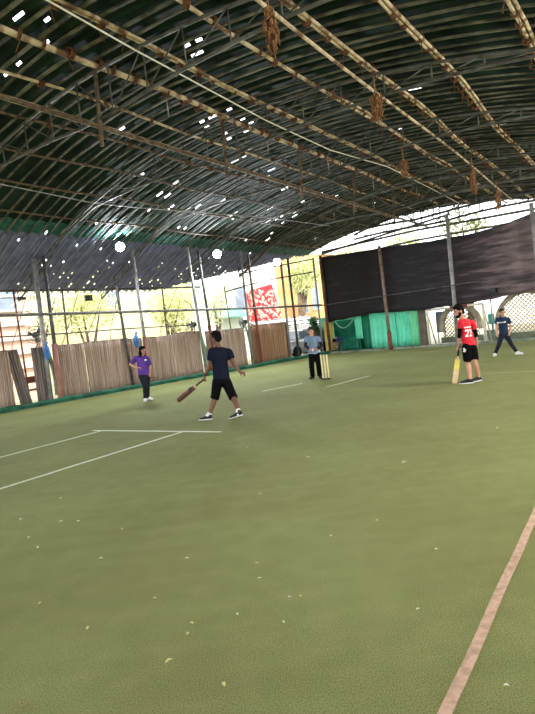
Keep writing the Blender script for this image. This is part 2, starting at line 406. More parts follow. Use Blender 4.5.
for k, (s, u) in enumerate([(10.2, -5.5), (10.2, .8), (10.6, 8)]):
    t = thing('steel_post', su(s, u), 'grey floodlight post along the right side of the court, number %s' % ['nearest', 'middle', 'farthest'][k], 'post', 'posts on the right side'); t['label'] = ['nearest', 'middle', 'farthest'][k] + ' grey floodlight post along the right side of the court'
    part('shaft', G().tube([su(s, u), su(s, u, roofz(s) - .1)], .06, 10), steel_l, t, True)
    floodlight(su(s - .4, u, 4.5), su(s - 9, u + 1, .5), ['nearest', 'middle', 'farthest'][k] + ' floodlight on the right side of the court', .17, 'floodlights on the right side', flood_w, True)
# rails on the posts
def rail(pts, r, lab, m=steel, wall=lambda x, y: wl(x, y, -.26), grp='rails along the screens', name='steel_rail'):
    P = [wall(*p) for p in pts]; solo(name, G().tube(P, r, 8), m, P[0], lab, 'rail', grp, smooth=True)
rail([(-20, 316), (0, 315.5), (137, 311.5), (260, 308), (322, 305)], .05, 'thick horizontal steel rail across the posts above the screens', mat('grey_rail', (132, 130, 130), (98, 94, 94), 5))
rail([(-20, 338), (0, 337), (65, 333.5), (130, 328.5), (190, 325)], .022, 'thin horizontal rail a little above the screen tops', wall=lambda x, y: wl(x, y, .25))
rail([(-20, 292), (0, 291), (100, 289.5), (200, 287)], .04, 'steel rail under the lower edge of the low roof', wall=lambda x, y: wl(x, y, 1.2))
rail([(240, 274), (262, 269), (313, 259)], .03, 'upper slanting rail beside the white building')
rail([(225, 292), (262, 281), (313, 272)], .03, 'lower slanting rail beside the orange building')
rail([(322, 305.5), (380, 296.5), (430, 289), (480, 281)], .022, 'thin cable strung across the front of the black net', wall=lambda x, y: bw(x, y, -.28), name='cable', grp='cables')
# kerb
kerb_m = mat('green_kerb', (44, 104, 78), (28, 72, 56), 3, .8)
g = G(); R = []
for i in range(90):
    t = -10 + 26.6 * i / 89; h = .16 + .05 * noise.noise(V((t * 1.7, 0, 0))); w = .09 + .03 * noise.noise(V((t * 1.3, 5, 0)))
    R.append([wp(t, .0, -.2 - w), wp(t, h * .7, -.2 - w), wp(t, h, -.2), wp(t, h, -.12), wp(t, 0, -.08)])
struct('baseboard_left', g.rings(R), kerb_m)
struct('baseboard_back', G().rings([[bp_(t, 0, -.1), bp_(t, .09, -.1), bp_(t, .09, .1), bp_(t, 0, .1)] for t in (0, 34)]), mat('pale_kerb', (150, 158, 140), (96, 110, 90), 4))
# reed screens
reed = mat('reed_screen', (188, 166, 150), (150, 130, 116), 1.2, .85, stretch=(14, 14, .5), bump=.2)
reed_d = mat('reed_screen_grey', (150, 138, 132), (104, 92, 88), 1.2, .85, stretch=(14, 14, .5), bump=.2)
def screen(x0, x1, lab, m=reed, off=0.13, lean=0, amp=.022, sag=.0, top=0):
    ta = wt(wl(x0, 380 - .138 * x0)); tb = wt(wl(x1, 380 - .138 * x1)); rr = random.Random(int(x0 * 7) + 5)
    nf = max(6, int((tb - ta) * 26)); hh = lambda t: 1.95 - .012 * t + top
    t = thing('reed_screen', wp((ta + tb) / 2, .12, off), lab, 'screen', 'reed screens along the left side')
    ph = [rr.uniform(.4, 1.3) for _ in range(nf + 2)]
    def fn(a, b):
        tt = ta + (tb - ta) * a; k = a * nf
        w = amp * sin(k * pi) * ph[int(k)] + .02 * sin(k * .7)
        z = .1 + (hh(tt) - .1 - sag * sin(pi * a)) * b
        return wp(tt + lean * (1 - b), z, off + w)
    part('reed_sheet', G().grid(fn, nf * 4, 6), m, t, True, solid=.012)
    part('top_rail', G().tube([wp(ta, hh(ta) - .01, off + .02), wp((ta + tb) / 2, hh((ta + tb) / 2) - sag - .01, off + .02), wp(tb, hh(tb) - .01, off + .02)], .025, 8), reed_d, t, True)
    return t
screen(-30, 13, 'beige reed screen at the left edge of the photo')
screen(12, 24, 'folded end of the reed screen left of the open gap', reed_d, off=.3, lean=.25, amp=.05)
screen(36, 51, 'narrow greyish reed screen between the open gap and the leftmost posts', reed_d, amp=.04)
screen(57, 88, 'beige reed screen just right of the leftmost pair of posts')
screen(88.6, 132.5, 'wide beige reed screen left of the person in purple', top=.03)
screen(131.5, 147, 'narrow beige reed screen behind the person in purple', off=.22)
screen(147, 176.5, 'beige reed screen right of the person in purple', sag=.03)
screen(177, 203, 'beige reed screen on the left behind the walking batsman', sag=-.03, top=.04)
screen(209, 248, 'brown reed screen on the right behind the walking batsman')
screen(252, 290, 'brownish reed screen farthest right, below the red mural', mat('reed_screen_brown', (178, 142, 112), (132, 102, 80), 1.2, .85, stretch=(14, 14, .5), bump=.2), top=.06)
# green strips between screens
pale_net = mat('pale_green_plastic', (178, 200, 182), (130, 160, 140), 6)
for (x, lab) in [(205, 'pale crumpled plastic strip hanging between screens behind the walking batsman'), (250.3, 'pale plastic strip hanging between screens below the mural'), (54, 'pale plastic strip hanging beside the leftmost posts')]:
    p = wl(x, 378 - .138 * x, .2); p.z = .25; t0 = wt(p)
    solo('plastic_strip', G().grid(lambda a, b: wp(t0 - .08 + .16 * a + .06 * sin(b * 4) - .1 * b,   .25 + 1.6 * b, .2 + .03 * sin(a * 9 + b * 5)), 6, 12), pale_net, p, lab, 'plastic strip', 'plastic strips between the screens', solid=.006)
blue_m = mat('blue_plastic', (74, 128, 188), (50, 96, 150), 5, .5)
for (x, y, lab) in [(47, 352, 'blue plastic bag tied to the leftmost posts'), (136.5, 341, 'blue plastic bag tied to the post above the person in purple')]:
    p = wl(x, y, -.26); g = G()
    R = []
    for i in range(8):
        b = i / 7; r = .09 * sin(pi * min(.95, .12 + b * .85)) + .02
        R.append([p + wd * r * cos(q * pi / 6) * (1 + .2 * sin(q * 3 + i)) + wn * r * sin(q * pi / 6) + Z * (-.25 + .5 * b) for q in range(12)])
    g.rings(R); g.tube([p + Z * .25, p + Z * .33 + wd * .05], [.03, .045], 6)
    solo('plastic_bag', g, blue_m, p, lab, 'bag', 'blue bags on the posts', smooth=True)
# fans
dark_grey = mat('dark_grey_metal', (60, 64, 66), (40, 42, 44), 6, .5, .3)
fan_guard = mat('pale_wire', (150, 156, 158), (120, 126, 128), 6, .5, .3)
def fan(p, d, lab, r=.3):
    t = thing('wall_fan', p, lab, 'fan', 'fans above the screens')
    d = V(d).normalized(); X = d.cross(Z).normalized(); Y = X.cross(d)
    g = G()
    for k in (1.0, .66, .33): g.tube([p + d * (.1 + .05 * (1 - k)) + (X * cos(a) + Y * sin(a)) * r * k for a in [2 * pi * i / 20 for i in range(21)]], .012, 5)
    for i in range(12):
        a = 2 * pi * i / 12; g.tube([p + d * .15, p + d * .1 + (X * cos(a) + Y * sin(a)) * r, p - d * .04 + (X * cos(a) + Y * sin(a)) * r * .4], .005, 4)
    part('guard', g, fan_guard, t)
    for i in range(3):
        a = 2 * pi * i / 3 + .4; e = X * cos(a) + Y * sin(a); f = X * -sin(a) + Y * cos(a)
        part('blade', G().slab([p + d * .06 + e * .05 - f * .03, p + d * .05 + e * r * .8 - f * .1, p + d * .08 + e * r * .85 + f * .07, p + d * .07 + e * .05 + f * .03], d, .008), dark_grey, t)
    part('motor', G().rings([[p + d * q + (X * cos(a) + Y * sin(a)) * rr for a in [2 * pi * i / 12 for i in range(12)]] for q, rr in ((-.2, .05), (-.17, .1), (-.02, .11), (.05, .08), (.09, .04))]), dark_grey, t, True)
    part('bracket', G().tube([p - d * .1, p - d * .1 - Z * .35, p - d * .1 - Z * .45 + wn * .2], .02, 6), dark_grey, t)
fan(wl(35.5, 335, .5), V((.3, -1, -.1)), 'dark round fan above the screens beside the leftmost posts')
fan(wl(192, 325, .1), V((-.8, -.6, -.1)), 'dark round fan above the screens left of the walking batsman', .28)
fan(wl(243.5, 322.5, .45), V((-.9, -.5, -.2)), 'dark round fan above the screens below left of the mural', .26)
# small hanging dark lamps outside
for (x, y, off, lab) in [(88.5, 298, 1.3, 'square dark lamp hanging below the low roof'), (21, 298.5, 1.3, 'flat dark lamp hanging below the low roof near the left edge')]:
    p = wl(x, y, off); t = thing('hanging_lamp', p, lab, 'lamp', 'lamps hanging under the low roof')
    h = .11 if x > 50 else .045
    part('lamp_housing', G().box(p, wd * .14, wn * .05, Z * h), dark_grey, t)
    part('hanger', G().tube([p + Z * h, p + Z * (h + .22)], .01, 5), dark_grey, t)
for (pts, lab) in [([(70, 312), (71, 318), (71.5, 326)], 'dark strap hanging from the thick rail near the left'), ([(184, 300), (190, 304), (193, 310)], 'dark strap tied on the thick rail left of the walking batsman')]:
    P = [wl(*p, .05) for p in pts]; solo('hanging_strap', G().tube(P, .03, 6, .3), dark_grey, P[0], lab, 'strap')
# outer poles of the low roof and ropes
for (tx, ty, bx, by, m_, lab) in [(13, 289, 26, 375, rust_red, 'thin reddish pole outside, behind the open gap'), (-1, 318, 8, 380, rust_red, 'thin dark reddish pole outside at the left edge'), (62, 289, 72, 380, rust, 'thin pole outside behind the screen right of the leftmost posts'),
                             (118, 289, 128, 380, rust, 'thin pole outside left of the person in purple'), (162, 288, 171, 370, rust, 'thin pole outside midway to the walking batsman'), (224, 286, 236, 362, rust, 'thin pole outside between batsman and mural')]:
    q = wl(tx, ty, 1.6); b = wl(bx, by, 1.6); b = b.lerp(q, -b.z / (q.z - b.z)) if abs(q.z - b.z) > .1 else V((b.x, b.y, 0))
    s, u = to_su(q); q.z = min(q.z, roofz(s) - .05) if s > -10.3 else q.z
    solo('thin_pole', G().tube([b, q], .032, 6), m_, b, lab, 'pole', 'thin poles outside the screens', smooth=True)
for i, (a, b, lab) in enumerate([((79, 290), (62, 345), 'first from the left'), ((104, 290), (88, 334), 'second from the left'), ((119, 289), (110, 330), 'third from the left'), ((28, 290), (12, 345), 'nearest to the left edge'), ((176, 289), (160, 330), 'left of the walking batsman'), ((219, 288), (208, 326), 'above the walking batsman')]):
    P = [wl(*a, 1.4), wl((a[0] + b[0]) / 2 + .6, (a[1] + b[1]) / 2, 1.0), wl(*b, .6)]; e = P[2] - P[1]; P.append(V((P[2].x + e.x * .6, P[2].y + e.y * .6, 0)))
    solo('guy_rope', G().tube(P, .012, 5), rope_m, P[0], 'thin slanting rope outside the screens, ' + lab, 'rope', 'slanting ropes behind the screens')
p = wl(170, 330, .8); q = wl(178, 338, .8); solo('wooden_prop', G().tube([wl(166, 322, .8), wl(180, 336, .8)], .04, 6), bamboo, p, 'short wooden prop leaning above the screen right of the person in purple', 'prop', smooth=True)
# bench seen in the gap
p = wl(31, 378, 1.2); p.z = 0
t = thing('wooden_bench', p, 'reddish wooden bench seen through the open gap at left', 'bench')
part('seat', G().box(p + Z * .5, wd * .35, wn * .15, Z * .03), rust_red, t)
part('backrest', G().box(p + Z * .85 + wn * .16, wd * .35, wn * .02, Z * .12), rust_red, t)
for sx in (-1, 1):
    part('leg', G().tube([p + wd * .3 * sx - wn * .1, p + wd * .3 * sx - wn * .1 + Z * .48], .025, 6), rust, t)
    part('leg', G().tube([p + wd * .3 * sx + wn * .15, p + wd * .3 * sx + wn * .16 + Z * .95], .025, 6), rust, t)

# ------------------------------------------------------------------ beyond the left side
cream = mat('cream_plaster', (206, 196, 158), (186, 178, 136), 1.5, .8)
peach = mat('peach_plaster', (206, 176, 158), (186, 156, 138), 1.5, .8)
white_p = mat('white_plaster', (244, 242, 240), (230, 228, 226), 1.5, .8)
orange_p = mat('orange_plaster', (206, 158, 106), (190, 140, 90), 1.2, .8)
glass = mat('dark_glass', (130, 140, 150), (110, 120, 132), 2, .25)
grey_trim = mat('grey_trim', (190, 186, 182), (160, 156, 152), 3)
def building(lab, m, x0, x1, off, h, depth, ytop, ybase, wins=(), name='building', ledges=0, roofm=None):
    ta = wt(onplane(x0, ybase, W0 + wn * off, wn)); tb = wt(onplane(x1, ybase, W0 + wn * off, wn))
    t = thing(name, wp((ta + tb) / 2, 0, off), lab, 'building')
    part('wall', G().slab([wp(ta, -.05, off + depth / 2), wp(tb, -.05, off + depth / 2), wp(tb, h, off + depth / 2), wp(ta, h, off + depth / 2)], wn, depth), m, t)
    part('roof_slab', G().box(wp((ta + tb) / 2, h + .1, off + depth / 2), wd * ((tb - ta) / 2 + .15), wn * (depth / 2 + .3), Z * .1), roofm or grey_trim, t)
    for (wx, wy, ww, wh) in wins:
        c = onplane(wx, wy, W0 + wn * (off - .03), wn); fr = part('window', G().box(c, wd * (ww / 2 + .07), wn * .05, Z * (wh / 2 + .07)), grey_trim, t)
        part('pane', G().box(c - wn * .03, wd * ww / 2, wn * .03, Z * wh / 2), glass, fr)
    for i in range(ledges):
        z = 1.2 + i * .7; part('ledge', G().box(wp((ta + tb) / 2, z, off - .06), wd * (tb - ta) / 2, wn * .08, Z * .05), grey_trim, t)
    return t
building('pale peach building with ledges outside at the far left', peach, -60, 50, 9, 6.5, 2.2, 280, 380, [(6, 300, .9, 1.1)], ledges=6)
building('long cream building outside behind the screens', cream, 54, 222, 12, 6.6, 2.5, 280, 360, [(110, 300, .9, 1.0)], ledges=2)
t = building('pale grey green building with teal awning left of the mural', mat('pale_green_plaster', (206, 220, 204), (186, 204, 190), 1.2), 213, 250, 8, 7, 1.5, 280, 350, [(240, 298, .9, 1.3)])
a, b = wl(220, 318, 7.4), wl(248, 315, 7.4)
part('awning', G().slab([a, b, b + wn * .7 + Z * .5, a + wn * .7 + Z * .5], V((0, -.3, 1)).normalized(), .05), mat('teal_awning', (110, 206, 180), (90, 186, 160), 3), t)
building('bright white building beyond the mural', white_p, 246, 330, 14, 12, 3, 280, 350)
building('orange building with grey window behind the corner', orange_p, 290.5, 352, 9, 6.9, .7, 280, 345, [(303, 298, .75, 2.2), (315, 296, .7, 2.0), (303, 268, .75, 1.5)])
# mural
def mural_mat():
    m = bpy.data.materials.new('mural_paint'); m.use_nodes = True; N = m.node_tree.nodes; L = m.node_tree.links; b = N['Principled BSDF']; b.inputs['Roughness'].default_value = .7
    tc = N.new('ShaderNodeTexCoord'); vo = N.new('ShaderNodeTexNoise'); vo.inputs['Scale'].default_value = 5; vo.inputs['Detail'].default_value = 3
    r = N.new('ShaderNodeValToRGB'); e = r.color_ramp.elements; e[0].position = .46; e[0].color = (*lin((186, 34, 40)), 1); e[1].position = .6; e[1].color = (*lin((236, 190, 172)), 1)
    sp = N.new('ShaderNodeSeparateXYZ'); mr = N.new('ShaderNodeMapRange'); mr.inputs[1].default_value = 1.6; mr.inputs[2].default_value = 2.6; mr.inputs[3].default_value = 0; mr.inputs[4].default_value = .3
    su_ = N.new('ShaderNodeMath'); su_.operation = 'SUBTRACT'
    L.new(tc.outputs['Object'], vo.inputs['Vector']); L.new(tc.outputs['Object'], sp.inputs[0]); L.new(sp.outputs['Z'], mr.inputs[0])
    L.new(vo.outputs['Fac'], su_.inputs[0]); L.new(mr.outputs[0], su_.inputs[1]); L.new(su_.outputs[0], r.inputs['Fac']); L.new(r.outputs[0], b.inputs['Base Color']); return m
mo = 5.0; Q = [wl(*p, mo) for p in ((249.5, 322), (283.5, 322), (271, 284), (244.5, 292))]
o = solo('painted_mural', G().slab(Q, wn, .12), mural_mat(), Q[0], 'red and white painted mural panel beyond the screens', 'mural')
Q2 = [wl(*p, mo - .3) for p in ((251, 340), (284, 340), (283, 320), (249.5, 323))]
solo('low_wall', G().slab(Q2, wn, .25), grey_trim, Q2[0], 'low grey wall below the red mural', 'wall')
# striped shed roof and things beneath, seen right of the screens
so = 3.2; a, b = wl(268, 330, so), wl(328, 323, so); ta, tb = wt(a), wt(b)
t = thing('market_shed', wp((ta + tb) / 2, 0, so), 'low shed with pale striped sheet roof beside the orange building', 'shed')
za = wl(290, 326, so).z
part('roof_sheet', G().grid(lambda x, y: wp(ta + (tb - ta) * x, za - .1 + .62 * y + .03 * sin(x * 60), so + 1.6 * y), 90, 4), mat('pale_roof_sheet', (238, 234, 230), (198, 192, 188), 2, .6, stretch=(1, 1, 6)), t, True, solid=.02)
for k in range(3): part('roof_rib', G().tube([wp(ta, za + .05 + .22 * k, so + .3 + .55 * k), wp(tb, za + .05 + .22 * k, so + .3 + .55 * k)], .03, 6), steel, t)
for x in (ta + .2, (ta + tb) / 2, tb - .2): part('support_post', G().tube([wp(x, 0, so + .1), wp(x, za, so + .1)], .04, 6), steel_l, t)
part('valance', G().grid(lambda x, y: wp(ta + (tb - ta) * x, za - .1 - (.16 + .05 * abs(sin(x * 45))) * y, so), 90, 3), white_p, t, solid=.01)
part('back_panel', G().box(wp((ta + tb) / 2, .8, so + 1.5), wd * (tb - ta) / 2, wn * .04, Z * .8), mat('pinkish_panel', (196, 160, 152), (160, 128, 128), 2), t)
# parked car
ca = wp(wt(wl(300, 345, 1.6)) + .2, 0, 1.75); cl = wd; cw = wn
t = thing('parked_car', ca, 'pale silver car parked outside, seen past the right end of the screens', 'car')
silver = mat('silver_paint', (206, 206, 212), (196, 196, 204), 2, .3, .3)
def csec(x, pts): return [ca + cl * x + cw * p[0] + Z * p[1] for p in pts]
lo = lambda w, h0, h1: [(-w, h0), (w, h0), (w * 1.02, (h0 + h1) / 2), (w * .95, h1), (-w * .95, h1), (-w * 1.02, (h0 + h1) / 2)]
part('car_body', G().rings([csec(-1.75, lo(.6, .35, .65)), csec(-1.65, lo(.72, .25, .8)), csec(-.9, lo(.78, .2, .88)), csec(.9, lo(.78, .2, .92)), csec(1.6, lo(.74, .25, .88)), csec(1.75, lo(.62, .35, .7))]), silver, t, True)
part('cabin', G().rings([csec(-.95, lo(.7, .85, .9)), csec(-.35, lo(.62, .85, 1.4)), csec(.9, lo(.6, .85, 1.45)), csec(1.5, lo(.66, .85, .95))]), silver, t)
for x, w in ((-.25, .9), (.75, .8)): part('side_window', G().box(ca + cl * x - cw * .64 + Z * 1.14, cl * w / 2, cw * .03, Z * .19), glass, t)
part('windscreen', G().slab([ca - cl * .98 - cw * .6 + Z * .93, ca - cl * .98 + cw * .6 + Z * .93, ca - cl * .42 + cw * .54 + Z * 1.36, ca - cl * .42 - cw * .54 + Z * 1.36], V((0, 0, 1)), .02), glass, t)
for x in (-1.1, 1.1):
    for y in (-1, 1): part('wheel', G().tube([ca + cl * x + cw * y * .62 + Z * .3, ca + cl * x + cw * y * .8 + Z * .3], .3, 18), black, t)
# plants
def leaf_mat(n, a, b): return mat(n, a, b, 3, .7, transl=.45)
lf_y = leaf_mat('yellow_green_leaves', (214, 214, 166), (180, 188, 124)); lf_p = leaf_mat('pale_leaves', (230, 234, 206), (206, 214, 176)); lf_g = leaf_mat('green_leaves', (76, 128, 78), (48, 92, 58))
bark = mat('bark', (120, 100, 80), (84, 70, 56), 6, .9)
def tree(base, blobs, n, m, lab, name='tree', cat='tree', size=.16, hang=False, seed=0):
    rr = random.Random(seed); t = thing(name, base, lab, cat, 'trees outside the court' if cat == 'tree' else None); g = G()
    for i in range(n):
        c, r = blobs[i % len(blobs)]
        d = V((rr.gauss(0, 1), rr.gauss(0, 1), rr.gauss(0, 1))).normalized() * r * rr.random() ** .4
        p = c + d; a = V((rr.gauss(0, 1), rr.gauss(0, 1), -1.6 if hang else rr.gauss(0, .6))).normalized(); b = a.cross(V((rr.gauss(0, 1), rr.gauss(0, 1), rr.gauss(0, 1)))).normalized()
        l = size * rr.uniform(.7, 1.3); w = l * (.16 if hang else .32)
        g.quad(p, p + a * l * .5 + b * w, p + a * l, p + a * l * .5 - b * w)
    part('foliage', g, m, t)
    tr = G()
    for c, r in blobs:
        k = base.lerp(c, .45); k.x = base.x * .8 + c.x * .2; k.y = base.y * .8 + c.y * .2
        tr.tube([base, k, c], [.12 * size / .16, .08 * size / .16, .025], 7)
    part('trunk', tr, bark, t, True)
def blob(x, y, off, r): return (wl(x, y, off), r)
def gnd(p): return V((p.x, p.y, 0))
tree(gnd(wl(92, 360, 5)), [blob(80, 300, 5, .9), blob(100, 308, 5.2, 1), blob(75, 318, 5, .9)], 1500, lf_y, 'yellow green tree outside above the screens left of the person in purple', seed=1)
tree(gnd(wl(172, 360, 5)), [blob(165, 305, 5, 1), blob(180, 298, 5.2, 1), blob(172, 320, 5, .9)], 1700, lf_y, 'yellow green tree outside between person in purple and walking batsman', seed=2)
tree(gnd(wl(40, 370, 5)), [blob(38, 305, 5, 1), blob(45, 322, 5, .8), blob(55, 298, 5, .8)], 1300, lf_p, 'pale green tree outside behind the leftmost posts', seed=3)
tree(gnd(wl(220, 350, 5)), [blob(213, 300, 5, .8), blob(216, 312, 5, .8), blob(222, 292, 5, .8)], 1300, lf_p, 'pale green tree outside above the walking batsman', seed=4)
tree(gnd(wl(304, 345, 6.5)), [blob(296, 268, 6.5, .9), blob(304, 273, 6.6, 1.1), blob(311, 266, 6.5, .9), blob(300, 282, 6.5, .8)], 2600, lf_y, 'drooping yellow green tree in front of the orange building', size=.3, hang=True, seed=5)
p = gnd(wl(316, 345, .55)); tree(p, [(p + Z * 1.75, .26), (p + Z * 1.4 + wd * .12, .25)], 500, lf_g, 'dark green shrub outside behind the grey shirted person', 'leafy_shrub', 'shrub', .12, seed=6)
for i, (x, y, r, off) in enumerate([(462, 222, .85, 6), (404, 238, .7, 7), (350, 250, .6, 6)]):
    c = bw(x, y, off); tree(gnd(c), [(c, r), (c + bd * .7 - Z * .4, r * .7), (c - bd * .7 - Z * .3, r * .7)], 420, lf_y, 'yellow green tree top seen over the black net, ' + ['farthest right', 'middle one', 'nearest to the corner'][i], seed=20 + i, size=.2)

# ------------------------------------------------------------------ back side
post((379, 246), (391, 349.6), .075, mat('rusty_post', (150, 132, 116), (112, 92, 80), 4), 'rusty post with red lower part in front of the green tent', lambda x, y: bw(x, y, -.12), .85, rust_red, .1, grp='steel posts along the black net')
post((446.5, 214), (458.3, 345.5), .08, steel_l, 'tall grey post in front of the black net right behind the red shirted batsman', lambda x, y: bw(x, y, -.12), grp='steel posts along the black net')
post((531, 203), (546, 340), .08, steel_l, 'grey post in front of the black net at the right edge of the photo', lambda x, y: bw(x, y, -.12), grp='steel posts along the black net')
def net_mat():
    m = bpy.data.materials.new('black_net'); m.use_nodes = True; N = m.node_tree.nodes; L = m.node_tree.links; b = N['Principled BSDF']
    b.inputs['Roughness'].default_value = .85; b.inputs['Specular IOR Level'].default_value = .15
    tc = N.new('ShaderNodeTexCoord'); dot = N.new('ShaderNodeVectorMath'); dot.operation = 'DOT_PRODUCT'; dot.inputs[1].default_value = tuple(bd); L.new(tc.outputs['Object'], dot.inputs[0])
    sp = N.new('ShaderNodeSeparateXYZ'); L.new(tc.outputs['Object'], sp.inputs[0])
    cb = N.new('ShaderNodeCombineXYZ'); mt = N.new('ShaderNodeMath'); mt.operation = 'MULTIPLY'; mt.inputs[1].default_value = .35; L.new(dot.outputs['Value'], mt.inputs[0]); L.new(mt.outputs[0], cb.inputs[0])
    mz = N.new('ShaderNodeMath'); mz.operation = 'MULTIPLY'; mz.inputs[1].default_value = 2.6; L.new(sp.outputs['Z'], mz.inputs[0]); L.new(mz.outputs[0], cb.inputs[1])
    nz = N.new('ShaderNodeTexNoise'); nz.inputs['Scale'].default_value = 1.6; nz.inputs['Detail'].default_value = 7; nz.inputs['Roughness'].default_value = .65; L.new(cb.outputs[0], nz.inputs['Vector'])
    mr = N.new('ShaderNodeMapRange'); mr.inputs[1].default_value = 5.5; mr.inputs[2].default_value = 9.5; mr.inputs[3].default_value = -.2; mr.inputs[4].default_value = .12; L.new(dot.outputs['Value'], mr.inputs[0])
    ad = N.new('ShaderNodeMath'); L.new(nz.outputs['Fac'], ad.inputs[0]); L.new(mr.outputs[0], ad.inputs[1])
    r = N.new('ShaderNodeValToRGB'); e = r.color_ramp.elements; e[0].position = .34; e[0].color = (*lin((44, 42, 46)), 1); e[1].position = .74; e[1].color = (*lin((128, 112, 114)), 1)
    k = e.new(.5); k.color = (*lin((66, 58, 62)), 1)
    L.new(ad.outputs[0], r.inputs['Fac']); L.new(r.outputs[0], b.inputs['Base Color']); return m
top_k = [(0.25, 4.97), (3.9, 4.74), (6.4, 4.56), (8.2, 4.5), (9.4, 4.56), (10.7, 4.8), (14, 4.9), (20, 4.9)]
bot_k = [(0.25, 1.62), (3.0, 1.80), (5.6, 1.66), (7.9, 1.70), (9.3, 1.8), (10.5, 1.92), (14, 2.0), (20, 2.0)]
def interp(k, t):
    for (a, x), (b, y) in zip(k, k[1:]):
        if t <= b: return x + (y - x) * (t - a) / (b - a)
    return k[-1][1]
def netf(a, b):
    t = .25 + 17.5 * a; z0 = interp(bot_k, t); z1 = interp(top_k, t); z1 = min(z1, roofz(to_su(bp_(t))[0]) - .3)
    w = .05 * noise.noise(V((t * .8, b * 2, 0))) + .02 * noise.noise(V((t * 3, b * 3, 4)))
    return bp_(t, z0 + (z1 - z0) * b + .03 * noise.noise(V((t * 2, b * 5, 9))), .12 + w)
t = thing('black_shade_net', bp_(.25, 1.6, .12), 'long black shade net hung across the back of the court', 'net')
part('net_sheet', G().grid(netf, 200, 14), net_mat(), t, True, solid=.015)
part('top_rope', G().tube([netf(i / 60, 1) for i in range(61)], .025, 6), dark_grey, t, True)
part('side_edge', G().tube([netf(0, 0), netf(0, .5), netf(0, 1)], .045, 6), black, t, True)
p = bw(493.5, 290.5, -.12); t = thing('loudspeaker', p, 'small dark box hanging on the lower edge of the black net', 'loudspeaker')
part('cabinet', G().box(p, bd * .13, bn * .09, Z * .1), black, t); part('bracket', G().tube([p + Z * .1, p + Z * .2], .015, 5), steel, t)
part('grille', G().box(p - bn * .095, bd * .11, bn * .005, Z * .08), dark_grey, t)
p = bw(493, 300, .4); q = bw(494.5, 340, .4); solo('thin_pole', G().tube([gnd(q), V((q.x, q.y, 2.0))], .035, 8), steel_l, gnd(q), 'thin pale pole behind the player in dark blue', 'pole', smooth=True)
# green tent
gn = mat('bright_green_net', (140, 252, 220), (108, 242, 200), 2.2, .7, transl=.12); gd = mat('deep_green_net', (38, 140, 108), (24, 108, 84), 2.2, .8)
gp = mat('pale_green_net', (166, 250, 206), (126, 240, 188), 2.2, .7, transl=.12)
tt = lambda x: (bw(x, 335, .5) - CN).dot(bd)
t = thing('green_net_tent', bp_(tt(378), 0, .5), 'bright green net enclosure below the black net', 'tent')
t0, t1 = tt(331), tt(421.5)
for x in (331.5, 358, 371, 400, 420.5): part('frame_pole', G().tube([bp_(tt(x), 0, .62), bp_(tt(x), 1.9, .62)], .04, 6), gd, t, True)
part('back_sheet', G().grid(lambda a, b: bp_(t0 - 1.2 + (t1 - t0 + .9) * a, 1.9 * b, 1.25 + .05 * sin(a * 30)), 40, 4), gd, t, True, solid=.01)
part('roof_sheet', G().grid(lambda a, b: bp_(t0 + (t1 - .35 * b - t0) * a, 1.9 + .04 * sin(a * 25), .5 + .75 * b), 40, 3), gn, t, True, solid=.01)
part('end_sheet', G().grid(lambda a, b: bp_(t0 - 1.2 * a, 1.9 * b, .5 + .75 * a), 6, 6), gd, t, True, solid=.01)
part('end_sheet', G().grid(lambda a, b: bp_(t1 - .35 * a + .02 * sin(b * 8), 1.9 * b, .5 + .75 * a), 6, 6), gp, t, True, solid=.01)
def panel(xa, xb, m, z0=.08, z1=1.9, amp=.04, fr=3, off=.5):
    a0, a1 = tt(xa), tt(xb)
    part('net_panel', G().grid(lambda a, b: bp_(a0 + (a1 - a0) * a, z0 + (z1 - z0) * b, off + amp * sin(a * fr * 2 * pi) * (1 - .5 * b)), fr * 8, 5), m, t, True, solid=.01)
panel(330.5, 357, gn, 1.62, 1.9, .02, 3)
panel(330.5, 334.5, gn, .3, 1.7, .02, 1)
panel(356, 363, gn, .62, 1.9, .03, 2)
panel(333, 357, gd, .1, .7, .03, 3, .55)
panel(363, 371.5, gd, .1, 1.85, .04, 2, .56)
panel(371, 397, gn, .08, 1.9, .05, 5)
panel(397.5, 411, gn, .08, 1.9, .05, 4)
panel(410.5, 421.5, gp, .08, 1.9, .05, 4)
cbl = [bw(334 + 20 * i / 10, 319.5 + 9 * sin(pi * (i / 10) ** .9) - .1 * i, .3) for i in range(11)]
solo('hanging_cable', G().tube(cbl, .022, 6), mat('pale_cable', (170, 220, 190), (140, 190, 160)), cbl[0], 'pale cable drooping in an arc before the green tent opening', 'cable', smooth=True)
p = bp_(.62, 0, .3); p = gnd(bw(331, 350, .35)); solo('yellow_pillar', G().box(p + Z * .85, bd * .2, bn * .15, Z * .85), mat('yellow_plaster', (226, 204, 120), (206, 180, 96), 2), p, 'short yellow pillar beside the corner post', 'pillar')
p = gnd(bw(426, 347, .45)); solo('brown_pillar', G().box(p + Z * .86, bd * .16, bn * .16, Z * .86), mat('brown_plaster', (112, 100, 90), (84, 72, 64), 3), p, 'brown pillar between green tent and goal frame', 'pillar')
